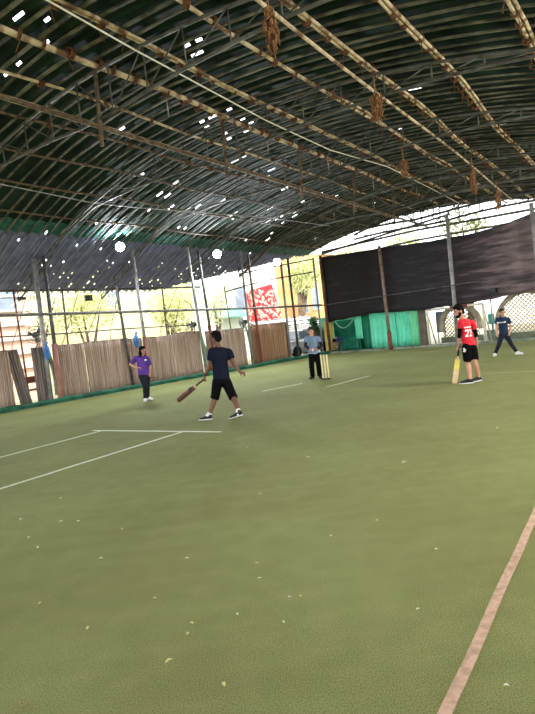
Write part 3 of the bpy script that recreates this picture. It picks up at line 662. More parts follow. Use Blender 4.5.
# goal frame
gw = mat('cream_paint', (226, 220, 200), (196, 188, 164), 5, .6); gr_m = mat('red_band', (140, 62, 58), (120, 50, 48), 5)
A = bw(430.2, 345.7, .16); A.z = 0; Bq = bw(486.5, 342.8, .16); Bq.z = 0
t = thing('goal_frame', (A + Bq) / 2, 'cream goal frame behind the red shirted batsman', 'goal')
Hh = 1.62
part('goalpost', G().tube([A, A + Z * Hh], .06, 10), gw, t, True); part('goalpost', G().tube([Bq, Bq + Z * Hh], .06, 10), gw, t, True)
part('crossbar', G().tube([A + Z * Hh, Bq + Z * Hh], .055, 10), gw, t, True)
for q in (A, Bq):
    part('back_stay', G().tube([q + Z * Hh, q + bn * .55 + Z * .06], .035, 8), gw, t, True)
    part('ground_bar', G().tube([q + Z * .05, q + bn * .55 + Z * .05], .035, 8), gw, t, True)
k = (Bq - A); part('red_band', G().tube([A + Z * Hh + k * .45, A + Z * Hh + k * .75], .06, 10), gr_m, t, True); part('rear_bar', G().tube([A + bn * .55 + Z * .05, Bq + bn * .55 + Z * .05], .03, 8), gw, t, True)
# lattice arches
lat = mat('lattice_wood', (164, 146, 120), (128, 112, 92), 4, .7); rim_m = mat('arch_rim', (196, 184, 162), (164, 152, 132), 4, .7); olive = mat('olive_panel', (112, 120, 100), (88, 96, 78), 3)
def arch(xc, half, H, off, lab, z0=.32, rimw=.2):
    c = bw(xc, 336, off); c.z = 0; t = thing('lattice_arch', c, lab, 'lattice arch', 'round lattice arches beyond the goal')
    N_ = 40; w2 = half; cz = H - w2 * 1.0
    def outline(k): 
        pts = []
        for i in range(N_ + 1):
            a = -.18 + (pi + .36) * i / N_; pts.append(c + bd * w2 * k * cos(a) * -1 + Z * max(.05, H - w2 * 1.05 + w2 * 1.05 * k * sin(a)))
        return pts
    o1, o2 = outline(1.0), outline(1 - rimw / w2); dep = bn * .09
    part('arch_rim', G().rings([[p - dep, p + dep, q + dep, q - dep] for p, q in zip(o1, o2)]), rim_m, t, True)
    g = G(); R = w2 - rimw * .6; cz = H - w2 * 1.05; stp = .17
    def clip(side):
        n = int(2.4 * R / stp)
        for i in range(-n, n + 1):
            o = i * stp; P = []
            for j in range(81):
                x = -R + 2 * R * j / 80; z = cz + side * (x) + o
                if z > z0 and (x * x + (z - cz) ** 2 < R * R if z > cz else abs(x) < R * .985): P.append((x, z))
            if len(P) > 1:
                a, b = P[0], P[-1]; g.beam(c + bd * a[0] + Z * a[1] + bn * .012 * side, c + bd * b[0] + Z * b[1] + bn * .012 * side, .04, .03)
    clip(1); clip(-1)
    part('lattice', g, lat, t)
    part('base_panel', G().box(c + Z * z0 / 2 + bn * .02, bd * w2 * .97, bn * .05, Z * z0 / 2), olive, t)
arch(461.5, .98, 1.78, .95, 'round lattice arch framed by the goal behind the red shirted batsman')
arch(529, 1.28, 2.0, .9, 'larger round lattice arch right of the player in dark blue', .3, .16)
# wall and panels farther back
wt0, wt1 = 3.5, 30
t = thing('compound_wall', bp_((wt0 + wt1) / 2, 0, 15), 'bright white compound wall beyond the lattice arches', 'wall')
part('wall_face', G().box(bp_((wt0 + wt1) / 2, 2.3, 15), bd * (wt1 - wt0) / 2, bn * .1, Z * 2.3), white_p, t); part('coping', G().box(bp_((wt0 + wt1) / 2, 4.66, 15), bd * (wt1 - wt0) / 2, bn * .16, Z * .06), peach, t)
p = bw(441, 326, 2.2); p.z = 0
solo('blue_poster_board', G().box(p + Z * 1.0, bd * .22, bn * .03, Z * .5).box(p + Z * .26 + bd * .18, bd * .02, bn * .02, Z * .26).box(p + Z * .26 - bd * .18, bd * .02, bn * .02, Z * .26), mat('blue_board', (128, 150, 196), (190, 150, 160), 3), p, 'bluish board standing left of the framed lattice arch', 'board')
p = gnd(bw(492.5, 330, 1.3)); solo('teal_board', G().box(p + Z * .93, bd * .13, bn * .03, Z * .22).box(p + Z * .36, bd * .02, bn * .02, Z * .36), mat('teal_board', (90, 200, 196), (70, 176, 176), 3), p, 'teal board on a stand behind the player in dark blue', 'board')
p = gnd(bw(493, 340, .95)); solo('green_crate', G().box(p + Z * .22, bd * .2, bn * .12, Z * .22).box(p + Z * .46, bd * .22, bn * .14, Z * .025), mat('dull_green_crate', (110, 134, 116), (84, 106, 90), 4), p, 'dull green crate between goal frame and right lattice arch', 'crate')

# ------------------------------------------------------------------ people
def ell(c, X, Y, rx, ry, n=18): return [c + X * rx * cos(2 * pi * i / n) + Y * ry * sin(2 * pi * i / n) for i in range(n)]
def hz(v): v = V(v); v.z = 0; return v.normalized()
def torso(g, J, table, k):
    P, Nk = J['pelvis'], J['neck']; hx = (J['hipR'] - J['hipL']).normalized(); sx = (J['shR'] - J['shL']).normalized(); ax = Nk - P
    R = []
    for (t, rx, ry) in table:
        X = hx.lerp(sx, max(0, min(1, t))).normalized(); Y = ax.normalized().cross(X).normalized()
        bow = J.get('bow', 0) * sin(pi * max(0, min(1, t)))
        R.append(ell(P + ax * t + Y * bow, X, Y, rx * k, ry * k))
    g.rings(R)
def hand(g, w, d, pn, k, curl, left):
    d = d.normalized(); pn = (pn - d * pn.dot(d)).normalized(); s = d.cross(pn).normalized() * (1 if left else -1)
    c = w + d * .045 * k
    g.ball(c, (.04 * k, .05 * k, .017 * k), (s, d, pn)); g.limb([w, w + d * .02 * k], [.024 * k, .026 * k], 8)
    for i, (o, l) in enumerate(((.030, .066), (.010, .076), (-.010, .070), (-.029, .055))):
        b = w + d * .082 * k + s * o * k; a1 = curl * .7; a2 = curl * 1.6; a3 = curl * 2.3
        p1 = b + (d * cos(a1) + pn * sin(a1)) * l * .42 * k; p2 = p1 + (d * cos(a2) + pn * sin(a2)) * l * .33 * k; p3 = p2 + (d * cos(a3) + pn * sin(a3)) * l * .25 * k
        g.limb([b - d * .015 * k, b, p1, p2, p3], [.0095 * k, .0095 * k, .0088 * k, .008 * k, .007 * k], 7)
    b = w + d * .03 * k + s * .03 * k; p1 = b + (s * .7 + d * .6 + pn * .35) * .036 * k; p2 = p1 + (d * .85 + pn * (.4 + curl * .4)) * .03 * k
    g.limb([b, p1, p2], [.014 * k, .011 * k, .009 * k], 7)
def shoe_rings(gp, d, s, prof):
    return [[gp + d * x + s * w * cos(2 * pi * i / 14) + Z * (z0 + (z1 - z0) * (.5 + .5 * sin(2 * pi * i / 14))) for i in range(14)] for (x, w, z0, z1) in prof]
def person(lab, J, face, look, skin, hairm, shirt, bottom, shoe, sole, k=1.0, shorts=None, sleeve=.55, undersleeve=None, curl=(.5, .5), handdir=None, palm=None, hair_long=0, socks=None, beard=False, shirt_extra=None, pant_r=(.098, .066, .06), build=.95, hem=-.03, cap=None, feet=None):
    t = thing('person', J['gL'].lerp(J['gR'], .5), lab, 'person'); t.location.z = 0
    f = hz(face); g = G(); kb = k * build
    torso(g, J, [(-.16, .08, .07), (-.05, .145, .10), (.08, .152, .104), (.3, .138, .095), (.45, .132, .09), (.7, .152, .102), (.86, .145, .095), (.96, .085, .07), (1.02, .052, .052)], kb)
    g.limb([J['neck'] - (J['head'] - J['neck']).normalized() * .05, J['head'] - (J['head'] - J['neck']).normalized() * .04], [.056 * k, .048 * k])
    for S in 'LR':
        sh, el, wr = J['sh' + S], J['el' + S], J['wr' + S]; hp, kn, an_, gp = J['hip' + S], J['kn' + S], J['an' + S], J['g' + S]
        g.limb([J['neck'] - Z * .03 * k, sh], [.05 * kb, .056 * kb])
        mid = el.lerp(wr, .3)
        g.limb([sh, sh.lerp(el, .45), el, mid, wr], [.054 * kb, .046 * kb, .037 * kb, .038 * kb, .025 * k])
        hd = (handdir or {}).get(S) or (wr - el); pn = (palm or {}).get(S) or -f
        hand(g, wr, V(hd), V(pn), k, curl[0 if S == 'L' else 1], S == 'L')
        cm = kn.lerp(an_, .3) - f * .012
        g.limb([hp, hp.lerp(kn, .4), kn, cm, an_], [.088 * kb, .078 * kb, .054 * kb, .054 * kb, .036 * k])
        fd = hz(J['toe' + S] - gp); g.limb([an_, gp + fd * -.02 + Z * .05, gp + fd * .12 + Z * .032], [.034 * k, .03 * k, .02 * k])
    # head
    h = (J['head'] - J['neck']).normalized().lerp(Z, .5).normalized(); lf = V(look).normalized(); lf = (lf - h * lf.dot(h) * .6).normalized(); sd = lf.cross(h).normalized(); h = sd.cross(lf).normalized()
    c = J['head']; A3 = (sd, lf, h); hs = k * 1.1
    at_ = lambda x, y, z: c + sd * x * hs + lf * y * hs + h * z * hs
    sc = lambda *r: tuple(x * hs for x in r)
    g.ball(at_(0, -.005, .022), sc(.073, .092, .084), A3, 18, 12); g.ball(at_(0, .028, -.035), sc(.055, .056, .072), A3, 14, 10); g.ball(at_(0, .062, -.088), sc(.026, .022, .02), A3)
    g.ball(at_(0, .092, -.018), sc(.014, .02, .022), A3, 8, 6); g.ball(at_(0, .085, .005), sc(.008, .014, .03), A3, 8, 6); g.ball(at_(0, .078, -.06), sc(.026, .014, .012), A3, 8, 6); g.ball(at_(0, .078, .03), sc(.05, .014, .012), A3, 8, 6)
    for sg in (-1, 1): g.ball(at_(.076 * sg, -.008, -.012), sc(.012, .022, .032), A3, 8, 6)
    body = part('body', g, skin, t, remesh=.0075, sm=2)
    dark = black
    for sg in (-1, 1):
        part('eye', G().ball(at_(.030 * sg, .081, .008), sc(.013, .008, .008), A3, 10, 6), dark, body)
        part('eyebrow', G().tube([at_(.014 * sg, .092, .028), at_(.032 * sg, .089, .034), at_(.05 * sg, .075, .028)], .005 * hs, 6), hairm, body)
    part('mouth', G().tube([at_(-.022, .084, -.064), at_(0, .093, -.062), at_(.022, .084, -.064)], .005 * hs, 6), mat('lips', (150, 90, 84), (130, 76, 70)), body)
    hg = G(); hg.ball(at_(0, -.02, .04), sc(.083, .094, .088), A3, 18, 12); hg.ball(at_(0, .03, .09), sc(.066, .055, .034), A3, 14, 8); hg.ball(at_(0, -.055, -.0), sc(.07, .058, .08), A3, 14, 10)
    rr = random.Random(int(c.x * 100))
    for i in range(36):
        a = rr.uniform(0, 2 * pi); e = rr.uniform(.25, 1.4); hg.ball(at_(.078 * cos(a) * cos(e), -.015 + .088 * sin(a) * cos(e), .045 + .083 * sin(e)), sc(.02, .02, .017), A3, 8, 5)
    if hair_long:
        hg.ball(at_(0, -.06, -.06), sc(.088, .06, .13), A3, 14, 10)
        for sg in (-1, 1): hg.ball(at_(.065 * sg, -.01, -.07), sc(.03, .05, .12), A3, 12, 9)
    hair = part('hair', hg, hairm, t, remesh=.009, sm=1)
    if beard:
        bg = G(); bg.ball(at_(0, .05, -.082), sc(.052, .048, .036), A3, 14, 8)
        for sg in (-1, 1): bg.ball(at_(.052 * sg, .02, -.05), sc(.014, .034, .045), A3, 10, 7)
        part('beard', bg, hairm, t, remesh=.009, sm=1)
    # shirt
    sg_ = G(); torso(sg_, J, [(hem, .172, .125), (0, .170, .122), (.3, .160, .114), (.5, .158, .112), (.72, .170, .118), (.88, .158, .108), (.965, .095, .082), (1.0, .066, .066)], kb)
    for S in 'LR':
        sh, el = J['sh' + S], J['el' + S]; e = sh.lerp(el, sleeve)
        sg_.limb([J['neck'] - Z * .035 * k, sh], [.056 * kb, .068 * kb]); sg_.tube([sh, e], [.070 * kb, .066 * kb], 16)
    so_ = part('shirt', sg_, shirt, t, remesh=.011, sm=3)
    if undersleeve:
        for S in 'LR':
            sh, el, wr = J['sh' + S], J['el' + S], J['wr' + S]; q = G().limb([sh.lerp(el, .4), el], [.052 * kb, .045 * kb]).tube([el, el.lerp(wr, undersleeve[1])], [.045 * kb, .038 * kb], 14)
            part('undersleeve', q, undersleeve[0], t, remesh=.009, sm=2)
    # bottoms
    bg = G(); torso(bg, J, [(-.2, .11, .10), (-.1, .165, .122), (.05, .165, .118), (.12, .156, .112)], kb)
    for S in 'LR':
        hp, kn, an_ = J['hip' + S], J['kn' + S], J['an' + S]
        if shorts is not None:
            bg.ball(hp, .098 * kb)
            if shorts <= 1: bg.tube([hp, hp.lerp(kn, shorts)], [.100 * kb, .092 * kb], 18)
            else: bg.ball(kn, .085 * kb); bg.tube([hp, kn], [.102 * kb, .085 * kb], 18); bg.tube([kn, kn.lerp(an_, shorts - 1)], [.085 * kb, .088 * kb], 18)
        else:
            bg.ball(hp, pant_r[0] * kb); bg.tube([hp, kn], [pant_r[0] * kb, pant_r[1] * kb], 18); bg.ball(kn, pant_r[1] * kb); bg.tube([kn, an_ + Z * .0], [pant_r[1] * kb, pant_r[2] * k], 16)
    bo = part('shorts' if shorts is not None else 'trousers', bg, bottom, t, remesh=.011, sm=3)
    for S in 'LR':
        gp = J['g' + S]; fd = hz(J['toe' + S] - gp); s_ = V((-fd.y, fd.x, 0)); K = k
        pr = [(-.075, .03, .02, .085), (-.06, .036, .02, .10), (-.01, .042, .02, .115), (.05, .044, .02, .092), (.11, .048, .02, .072), (.165, .042, .02, .055), (.19, .022, .022, .04)]
        lift = J.get('lift' + S, 0)
        def tilt(ring):
            return [p + Z * max(0, lift * (.17 * K - (p - gp).dot(fd)) / (.25 * K)) for p in ring]
        so = part('shoe', G().rings([tilt(r) for r in shoe_rings(gp, fd * K, s_ * K, pr)]), shoe, t, True)
        pr2 = [(-.082, .03, 0, .026), (-.065, .042, 0, .03), (.0, .046, 0, .028), (.06, .046, 0, .026), (.12, .052, 0, .026), (.175, .044, 0, .026), (.2, .022, .004, .026)]
        part('sole', G().rings([tilt(r) for r in shoe_rings(gp, fd * K, s_ * K, pr2)]), sole, so, True)
        if socks: part('sock', G().limb([gp + Z * .09, J['an' + S].lerp(J['kn' + S], .12)], [.044 * k, .043 * k]), socks, t, True)
    return t, so_, bo, body
def decal(meshobj, polys, c, X, Y, n, m, name, parent, off=.004):
    """polys: list of 2D polygons laid on the cloth around c, draped on the surface"""
    bm = bmesh.new(); bm.from_mesh(meshobj.data); tr = BVHTree.FromBMesh(bm); org = V(root_of(meshobj).location); g = G()
    for poly in polys:
        x0 = min(p[0] for p in poly); x1 = max(p[0] for p in poly); (a, b, c_, d) = poly
        def fn(u, w):
            p = (V((*a, 0)).lerp(V((*b, 0)), u)).lerp(V((*d, 0)).lerp(V((*c_, 0)), u), w)
            q = c + X * p.x + Y * p.y + n * .3 - org; h = tr.ray_cast(q, -n, .6)
            return (h[0] + n * off if h[0] else q - n * .3) + org
        g.grid(fn, 4, 4)
    bm.free(); return part(name, g, m, parent, solid=.004)
def rect(x0, y0, x1, y1): return ((x0, y0), (x1, y0), (x1, y1), (x0, y1))
def two(x, y, w, h, s):
    t_ = s; return [rect(x, y, x + w, y + t_), rect(x, y + h - t_, x + w, y + h), rect(x + w - t_, y + h * .5, x + w, y + h - t_), ((x, y + t_), (x + t_ * 1.2, y + t_), (x + w, y + h * .52), (x + w - t_ * 1.2, y + h * .52)), rect(x, y + h - t_ * 1.9, x + t_, y + h - t_)]
skin_d = mat('brown_skin', (112, 76, 60), (96, 64, 50), 4, .55); skin_m = mat('tan_skin', (190, 142, 116), (172, 124, 100), 4, .55); skin_l = mat('light_skin', (206, 160, 136), (188, 140, 116), 4, .55)
hair_b = mat('black_hair', (28, 25, 25), (12, 10, 10), 30, .95, bump=.3, spec=.08); hair_br = mat('dark_hair', (46, 36, 32), (30, 24, 20), 30, .6, bump=.3)
navy = mat('navy_cloth', (24, 28, 44), (16, 20, 34), 5, .9, spec=.1); blackc = mat('black_cloth', (15, 15, 18), (10, 10, 13), 5, .95, spec=.08); redc = mat('red_cloth', (214, 36, 52), (184, 26, 42), 5, .8)
greyc = mat('grey_blue_cloth', (124, 142, 168), (102, 120, 146), 5, .85); purp = mat('purple_cloth', (92, 56, 146), (72, 40, 124), 5, .8); tealn = mat('dark_blue_cloth', (22, 46, 76), (16, 36, 62), 5, .85)
navyp = mat('navy_trousers', (26, 30, 44), (18, 20, 32), 5, .85)
shoe_b = mat('black_shoe', (34, 34, 38), (22, 22, 26), 8, .6); whitec = mat('white_cloth', (236, 236, 232), (214, 214, 212), 8, .7); wsole = mat('white_sole', (232, 232, 228), (206, 206, 202), 8, .6)
def joints(D, px, gL, gR, toeL, toeR, ank=.085):
    J = {k: at(x, y, D + dy) for k, (x, y, dy) in px.items()}
    J['gL'] = gL; J['gR'] = gR; J['toeL'] = gL + hz(toeL); J['toeR'] = gR + hz(toeR); J['anL'] = gL + Z * ank - hz(toeL) * .02; J['anR'] = gR + Z * ank - hz(toeR) * .02
    return J
# 1 walking batsman (L is image-left)
gL = pz(208.5, 420); gR = pz(238.8, 418.5)
J = joints(10.25, dict(head=(216, 338.2, .02), neck=(218.3, 347.2, 0), shL=(211.8, 351.2, -.1), shR=(229, 352, .1), elL=(209, 367.5, -.04), wrL=(205.2, 375.8, .06), elR=(234, 364.5, .06), wrR=(239.8, 371.8, .0),
     pelvis=(221.6, 378.5, 0), hipL=(217.6, 381, -.05), hipR=(225.6, 381, .05), knL=(215.2, 396.5, .06), knR=(232.6, 396, -.02)), gL, gR, (-.95, .3, 0), (-.95, .3, 0))
J['liftR'] = .05; J['anR'] += Z * .04
hd = (at(197.5, 385.5, 10.46) - at(206, 378, 10.37)).normalized()
who, sh_, bo_, bdy = person('person in navy T-shirt and black knee shorts walking left with a bat in hand', J, (-.6, .8, 0), (-.75, .65, -.1), skin_d, hair_b, navy, blackc, shoe_b, wsole, 1.0, shorts=1.12, build=1.04, curl=(1.0, .75), socks=whitec, handdir={'L': V((-.5, .3, -.8)), 'R': V((.7, -.3, -.35))}, palm={'L': V((.7, .3, -.2)), 'R': V((-.2, .5, -.6))})
wr = J['wrL']; part('wristband', G().tube([wr + (J['elL'] - wr) * .12, wr + (J['elL'] - wr) * .25], .036, 14), black, who, True)
bat_b = mat('brown_bat', (104, 70, 52), (80, 50, 38), 6, .5); bat_e = mat('pale_willow', (214, 190, 146), (190, 164, 118), 6, .5); grip = mat('dark_grip', (40, 36, 36), (26, 24, 24), 30, .8); yel = mat('yellow_willow', (228, 206, 104), (214, 186, 84), 4, .5)
def bat(lab, hand_p, toe_p, nrm, mface, length=.85, mtop=None, grip=grip):
    d = (toe_p - hand_p).normalized(); n = (nrm - d * nrm.dot(d)).normalized(); s = d.cross(n); t = thing('cricket_bat', toe_p, lab, 'cricket bat', 'cricket bats')
    top = toe_p - d * length; shl = toe_p - d * (length * .64)
    part('handle', G().tube([top, top + d * .02, shl - d * .03, shl + d * .03], [.016, .018, .017, .02], 12), bat_e, t, True)
    part('grip', G().tube([top + d * .01, shl - d * .04], .0205, 12), grip, t, True)
    R = []
    for a, w, hf, rg in ((0, .02, .012, .012), (.03, .04, .014, .02), (.07, .052, .014, .024), (.4, .054, .016, .034), (.7, .054, .018, .046), (.93, .054, .016, .03), (1, .046, .012, .016)):
        p = shl + d * (toe_p - shl).length * a; R.append([p - s * w - n * hf * .3, p - s * w - n * hf, p + s * w - n * hf, p + s * w - n * hf * .3, p + s * w * .3 + n * rg, p - s * w * .3 + n * rg])
    b = part('blade', G().rings(R), mface, t)
    if mtop:
        q0 = shl + d * .04; part('blade_sticker', G().box(q0 + d * .1 - n * .017, s * .05, d * .1, n * .002), mtop, t)
    else:
        q0 = shl + d * .06; part('edge_strip', G().box(q0 + d * .2 + s * .054, s * .004, d * .22, n * .012), bat_e, t); part('blade_sticker', G().box(q0 + d * .03 + n * .04, s * .03, d * .04, n * .004), black, t)
    return t
hp = J['wrL'] + V((-.5, .3, -.8)).normalized() * .085
toe = at(177.6, 400.6, 10.62)
bat('dark brown cricket bat swung low by the walking batsman', hp, toe, V((.1, -1, .5)), bat_b, .80, None, mat('brown_grip', (92, 66, 54), (70, 50, 42), 30, .8))
# 2 red shirt
gL = pz(469.5, 383.6); gR = pz(478.2, 381.4)
J = joints(11.05, dict(head=(458.6, 311.2, .0), neck=(462.8, 319, 0), shL=(460.6, 322.6, -.12), shR=(472.6, 323, .12), elL=(459.6, 333.2, -.1), wrL=(458.2, 346.8, .02), elR=(475.8, 333.8, .16), wrR=(477, 344.2, .16),
     pelvis=(469.2, 345, 0), hipL=(466.2, 347.6, -.07), hipR=(472.6, 347.4, .07), knL=(467.8, 362.5, .05), knR=(474.8, 362, -.02)), gL, gR, (-.85, .4, 0), (-.6, -.25, 0))
who, shr, sho, bdy = person('person in red shirt numbered 22 and black shorts standing with a pale bat', J, (-.62, .78, 0), (-.93, -.1, -.38), skin_m, hair_b, redc, blackc, shoe_b, wsole, 1.0, shorts=.86, undersleeve=(blackc, .35), curl=(.9, .5), beard=True, handdir={'L': V((-.1, .1, -1)), 'R': V((0, .1, -1))}, palm={'L': V((.6, .6, 0)), 'R': V((-.5, .4, 0))})
n = V((.5, -.87, .05)).normalized(); X = V((.87, .5, 0)).normalized(); Y = n.cross(X) if n.cross(X).z > 0 else -n.cross(X)
cc = at(470.6, 331, 10.9)
white_ink = mat('white_print', (240, 236, 236), (226, 222, 222), 8)
decal(shr, two(-.078, -.11, .066, .15, .022) + two(.008, -.11, .066, .15, .022), cc, X, Y, n, white_ink, 'shirt_number', shr)
xx = -.09; pl = []
for i, w in enumerate((.026, .03, .024, .03, .026, .03, .024, .03)):
    pl.append(rect(xx, .075 - .004 * (i % 2), xx + w * .6, .1)); xx += .022
decal(shr, pl, cc, X, Y, n, white_ink, 'name_print', shr)
n2 = V((-.3, -1, 0)).normalized(); decal(sho, [((-.03, -.02), (.01, -.035), (.035, .02), (-.01, .035)), ((-.015, .03), (.02, .04), (.0, .06), (-.025, .05))], at(464.5, 350.8, 10.9), V((1, -.3, 0)).normalized(), Z, n2, white_ink, 'shorts_emblem', sho)
toe = pz(454.6, 383.8) + Z * .005; hp = J['wrL'] + Z * -.085
bat('pale yellow cricket bat resting on the turf beside the red shirted batsman', hp, toe, V((.2, 1, 0)), bat_e, .86, yel)
# 3 grey shirt
gL = pz(312.6, 378.4); gR = pz(320.2, 378.2)
J = joints(15.45, dict(head=(310.8, 331.6, -.03), neck=(311.8, 336, 0), shL=(306.3, 338.2, 0), shR=(318.2, 338.2, 0), elL=(305.2, 346, -.02), wrL=(310.6, 350, -.2), elR=(321.6, 345.2, -.02), wrR=(315.6, 349.6, -.2),
     pelvis=(313.8, 353.4, 0), hipL=(311.5, 355, 0), hipR=(316.8, 354.8, 0), knL=(311.6, 365.8, -.03), knR=(318.8, 365.6, -.02)), gL, gR, (-.5, -.8, 0), (.15, -1, 0))
who, sh3, _, _ = person('person in light grey blue T-shirt over dark sleeves standing beside the stumps', J, (-.1, -1, 0), (-.15, -1, -.1), skin_l, hair_br, greyc, blackc, shoe_b, shoe_b, .93, undersleeve=(navyp, .8), curl=(1.2, 1.2), handdir={'L': V((.7, -.5, .1)), 'R': V((-.7, -.5, .1))}, palm={'L': V((.2, -.3, 1)), 'R': V((-.2, -.3, 1))}, pant_r=(.105, .088, .08))
decal(sh3, [rect(-.06, -.05, .06, -.01), rect(-.05, .0, .05, .03), rect(-.02, .04, .06, .06)], at(311.8, 343, 15.3), V((1, 0, 0)), Z, V((-.1, -1, 0)).normalized(), mat('green_print', (84, 132, 128), (70, 112, 110), 12), 'chest_print', sh3)
p = at(313, 350.3, 15.2); solo('cricket_ball', G().ball(p, .036, n=16, h=10), whitec, p, 'small white ball held by the person in grey blue', 'ball', smooth=True)
# 4 purple
gL = pz(145.3, 401.2); gR = pz(148.6, 400.2)
J = joints(14.85, dict(head=(142.6, 351, -.03), neck=(141.8, 356, 0), shL=(136, 358, -.05), shR=(147.4, 358.4, .06), elL=(130.6, 364.6, .02), wrL=(137.2, 368, -.12), elR=(150, 366.5, .12), wrR=(149.8, 373, .02),
     pelvis=(144, 374.4, 0), hipL=(142, 376, -.04), hipR=(147, 376, .04), knL=(145, 386.8, -.05), knR=(147.6, 386.6, .02)), gL, gR, (.25, -1, 0), (.8, -.6, 0))
who, sh4, _, _ = person('person in purple shirt and black trousers standing with hand on hip by the screens', J, (.55, -.84, 0), (.75, -.66, 0), skin_m, hair_b, purp, navyp, whitec, wsole, .95, sleeve=.8, curl=(.8, .5), handdir={'L': V((.9, -.1, .05)), 'R': V((0, -.1, -1))}, palm={'L': V((.2, .3, -1)), 'R': V((-.8, .2, 0))}, hair_long=1, build=1.06, pant_r=(.1, .066, .05))
decal(sh4, [rect(-.03, -.02, .03, .02)], at(146.8, 359.8, 14.7), V((.84, .55, 0)), Z, V((.55, -.84, 0)), white_ink, 'chest_badge', sh4)
# 5 dark blue
gL = pz(495.4, 355.9); gR = pz(517.6, 354.6)
J = joints(15.75, dict(head=(502.2, 312.8, -.03), neck=(502.8, 317, 0), shL=(497.4, 319.4, 0), shR=(508.4, 319.2, 0), elL=(496, 327.4, .02), wrL=(496.6, 333.2, -.1), elR=(510.6, 327, .02), wrR=(509.8, 332.6, -.1),
     pelvis=(503.8, 334.2, 0), hipL=(501.6, 335.4, 0), hipR=(506.4, 335.2, 0), knL=(498.9, 344.6, -.03), knR=(511.2, 344, -.03)), gL, gR, (-.6, -.8, 0), (.5, -.8, 0))
who, sh5, _, _ = person('person in dark blue T-shirt with white chest print standing legs apart at right', J, (-.05, -1, 0), (-.1, -1, -.05), skin_l, hair_br, tealn, navyp, whitec, wsole, .88, curl=(.6, .6), palm={'L': V((.6, .3, 0)), 'R': V((-.6, .3, 0))}, pant_r=(.1, .075, .056))
pl = []; xx = -.13
for i in range(8): pl.append(rect(xx, -.018, xx + .024, .018 - .006 * (i % 3))); xx += .032
decal(sh5, pl, at(502.6, 322.3, 15.6), V((1, -.05, 0)), Z, V((-.05, -1, 0)).normalized(), white_ink, 'chest_print', sh5)
# 6 bending person by the corner
gL = pz(337.6, 353.0); gR = pz(341.4, 352.8); D = gL.y
J = joints(D, dict(head=(334.5, 341.5, -.42), neck=(335.4, 338.6, -.26), shL=(333.8, 339.4, -.26), shR=(337.8, 338.6, -.22), elL=(333.8, 343.2, -.4), wrL=(335.2, 345.6, -.5), elR=(337.2, 343.0, -.4), wrR=(337, 345.6, -.5),
     pelvis=(340.2, 338.6, 0), hipL=(338.8, 340, 0), hipR=(341.2, 340, 0), knL=(338.0, 346.2, -.06), knR=(341.0, 346.2, -.06)), gL, gR, (-.2, -1, 0), (.1, -1, 0))
person('person in blue top bending over in front of the green tent', J, (-.3, -.95, 0), (-.4, -.5, -.8), skin_m, hair_b, mat('blue_cloth', (44, 72, 132), (34, 56, 108), 5), mat('grey_green_trousers', (74, 92, 84), (58, 74, 66), 5), whitec, wsole, .95, sleeve=.9)

# ------------------------------------------------------------------ stumps
p = pz(326.3, 379.6); sd = pz(327.6, 378.6) - pz(319.5, 379.0); sd = V((sd.x, sd.y, 0)).normalized()
stump_m = mat('stump_wood', (232, 218, 170), (210, 192, 140), 6, .5)
t = thing('wicket', p, 'set of three pale wooden stumps on the turf beside the grey shirted person', 'wicket')
for x in (-.092, 0, .092):
    b = p + sd * x; s_ = part('stump', G().tube([b, b + Z * .03, b + Z * .66, b + Z * .71, b + Z * .72], [.014, .023, .023, .02, .008], 12), stump_m, t, True)
    part('foot_cap', G().tube([b, b + Z * .05], .03, 12), black, s_)
part('base_bar', G().box(p + Z * .012, sd * .13, V((-sd.y, sd.x, 0)) * .035, Z * .012), mat('dull_green_base', (70, 84, 52), (58, 70, 44), 8), t)

# ------------------------------------------------------------------ litter
paper = mat('paper_white', (206, 212, 190), (184, 190, 166), 20); leafd = mat('dry_leaf', (206, 198, 132), (182, 168, 100), 20); leafb = mat('brown_leaf', (140, 128, 72), (112, 100, 56), 20)
LIT = [((307.5, 457.7), .05, paper, 'scrap of white paper left of the other white scrap in mid court', 'paper_scrap'), ((404.5, 463), .06, paper, 'white paper scrap at right in mid court', 'paper_scrap'), ((247.5, 447.8), .028, paper, 'white scrap on the turf behind the walking batsman', 'paper_scrap'),
       ((436, 664), .05, leafb, '', 0), ((169, 662), .04, leafd, 'yellow curled leaf lying lower left of centre on the turf', 'fallen_leaf'), ((224, 685.5), .032, leafd, 'yellow leaf nearest to the bottom edge of the turf', 'fallen_leaf'), ((192, 624), .026, leafd, 'small pale leaf above the yellow curled leaf', 'fallen_leaf'),
       ((188, 634.5), .024, leafd, 'pale narrow leaf just above the yellow curled leaf', 'fallen_leaf'), ((26.5, 706), .04, leafb, 'dull leaf in the lower left corner of the turf', 'fallen_leaf'), ((88, 629), .032, leafd, 'pale leaf on the left of the near turf', 'fallen_leaf'),
       ((38, 548), .04, paper, 'flat white scrap on the turf at far left, in front of the long line', 'paper_scrap')]
tiny = [(61, 498.5), (61, 522), (78, 522), (122, 529.5), (101, 559), (187, 559), (257, 564), (259.5, 579), (237.5, 615), (260.5, 494.5), (21, 520), (29, 538), (155, 599), (497, 428.5), (331, 536.5), (377, 521), (436.5, 550), (289.5, 598), (300.5, 597), (283.5, 623), (506.5, 686.5), (40, 604), (418, 610)]
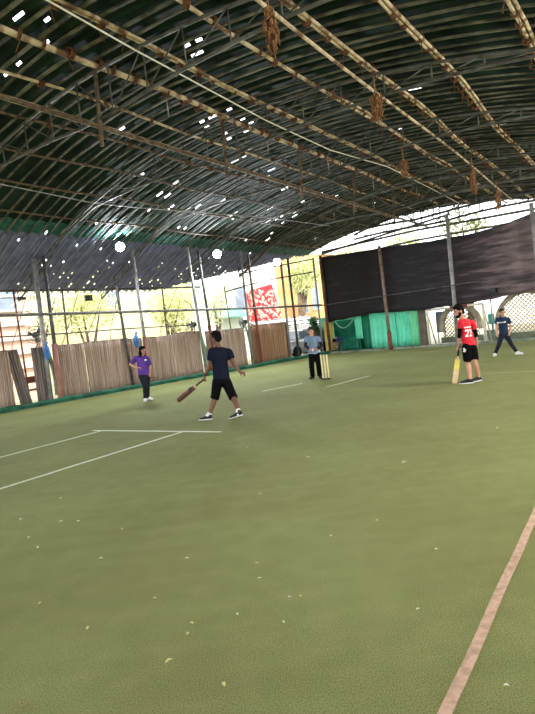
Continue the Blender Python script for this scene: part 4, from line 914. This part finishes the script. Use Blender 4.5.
def scrap(p, size, m, name, lab, cat, grp, seed):
    rr = random.Random(seed); a = rr.uniform(0, pi); X = V((cos(a), sin(a), 0)); Y = V((-sin(a), cos(a), 0)); q = p + Z * .004
    def fn(u, w):
        k = sin(pi * u); return q + X * size * (u - .5) + Y * size * .5 * (w - .5) * (.25 + .75 * k) + Z * (.002 + size * .28 * k * (.3 + abs(w - .5)))
    solo(name, G().grid(fn, 6, 4), m, p, lab, cat, grp, solid=.002, smooth=True)
for i, (xy, sz, m_, lab, nm) in enumerate(LIT):
    if nm: scrap(pz(*xy), sz, m_, nm, lab, 'paper scrap' if 'paper' in nm else 'leaf', None, i)
for i, xy in enumerate(tiny):
    q = pz(*xy); sz = .007 * q.y
    scrap(q, max(.022, min(sz, .05)), paper if i % 3 else leafd, 'leaf_fragment', 'tiny pale leaf fragment lying on the green turf', 'leaf', 'tiny leaf fragments on the turf', 50 + i)

# ------------------------------------------------------------------ light
w = bpy.data.worlds.new('sky'); bpy.context.scene.world = w; w.use_nodes = True; N = w.node_tree.nodes; L = w.node_tree.links
bg = N['Background']; bg.inputs['Strength'].default_value = 1.6
tc = N.new('ShaderNodeTexCoord'); nz = N.new('ShaderNodeTexNoise'); nz.inputs['Scale'].default_value = 2; rp = N.new('ShaderNodeValToRGB')
rp.color_ramp.elements[0].color = (.86, .92, 1, 1); rp.color_ramp.elements[1].color = (1, 1, 1, 1); L.new(tc.outputs['Generated'], nz.inputs['Vector']); L.new(nz.outputs['Fac'], rp.inputs['Fac']); L.new(rp.outputs[0], bg.inputs['Color'])
sl = bpy.data.lights.new('sun', 'SUN'); sl.energy = 2.4; sl.angle = radians(3); sl.color = (1, .95, .86); so_l = bpy.data.objects.new('sun', sl); C.objects.link(so_l)
so_l.rotation_euler = (-V((0, -.66, .75))).to_track_quat('-Z', 'Y').to_euler()
sc = bpy.context.scene; sc.view_settings.view_transform = 'Standard'; sc.view_settings.look = 'None'; sc.view_settings.gamma = 1; sc.view_settings.exposure = 1.62
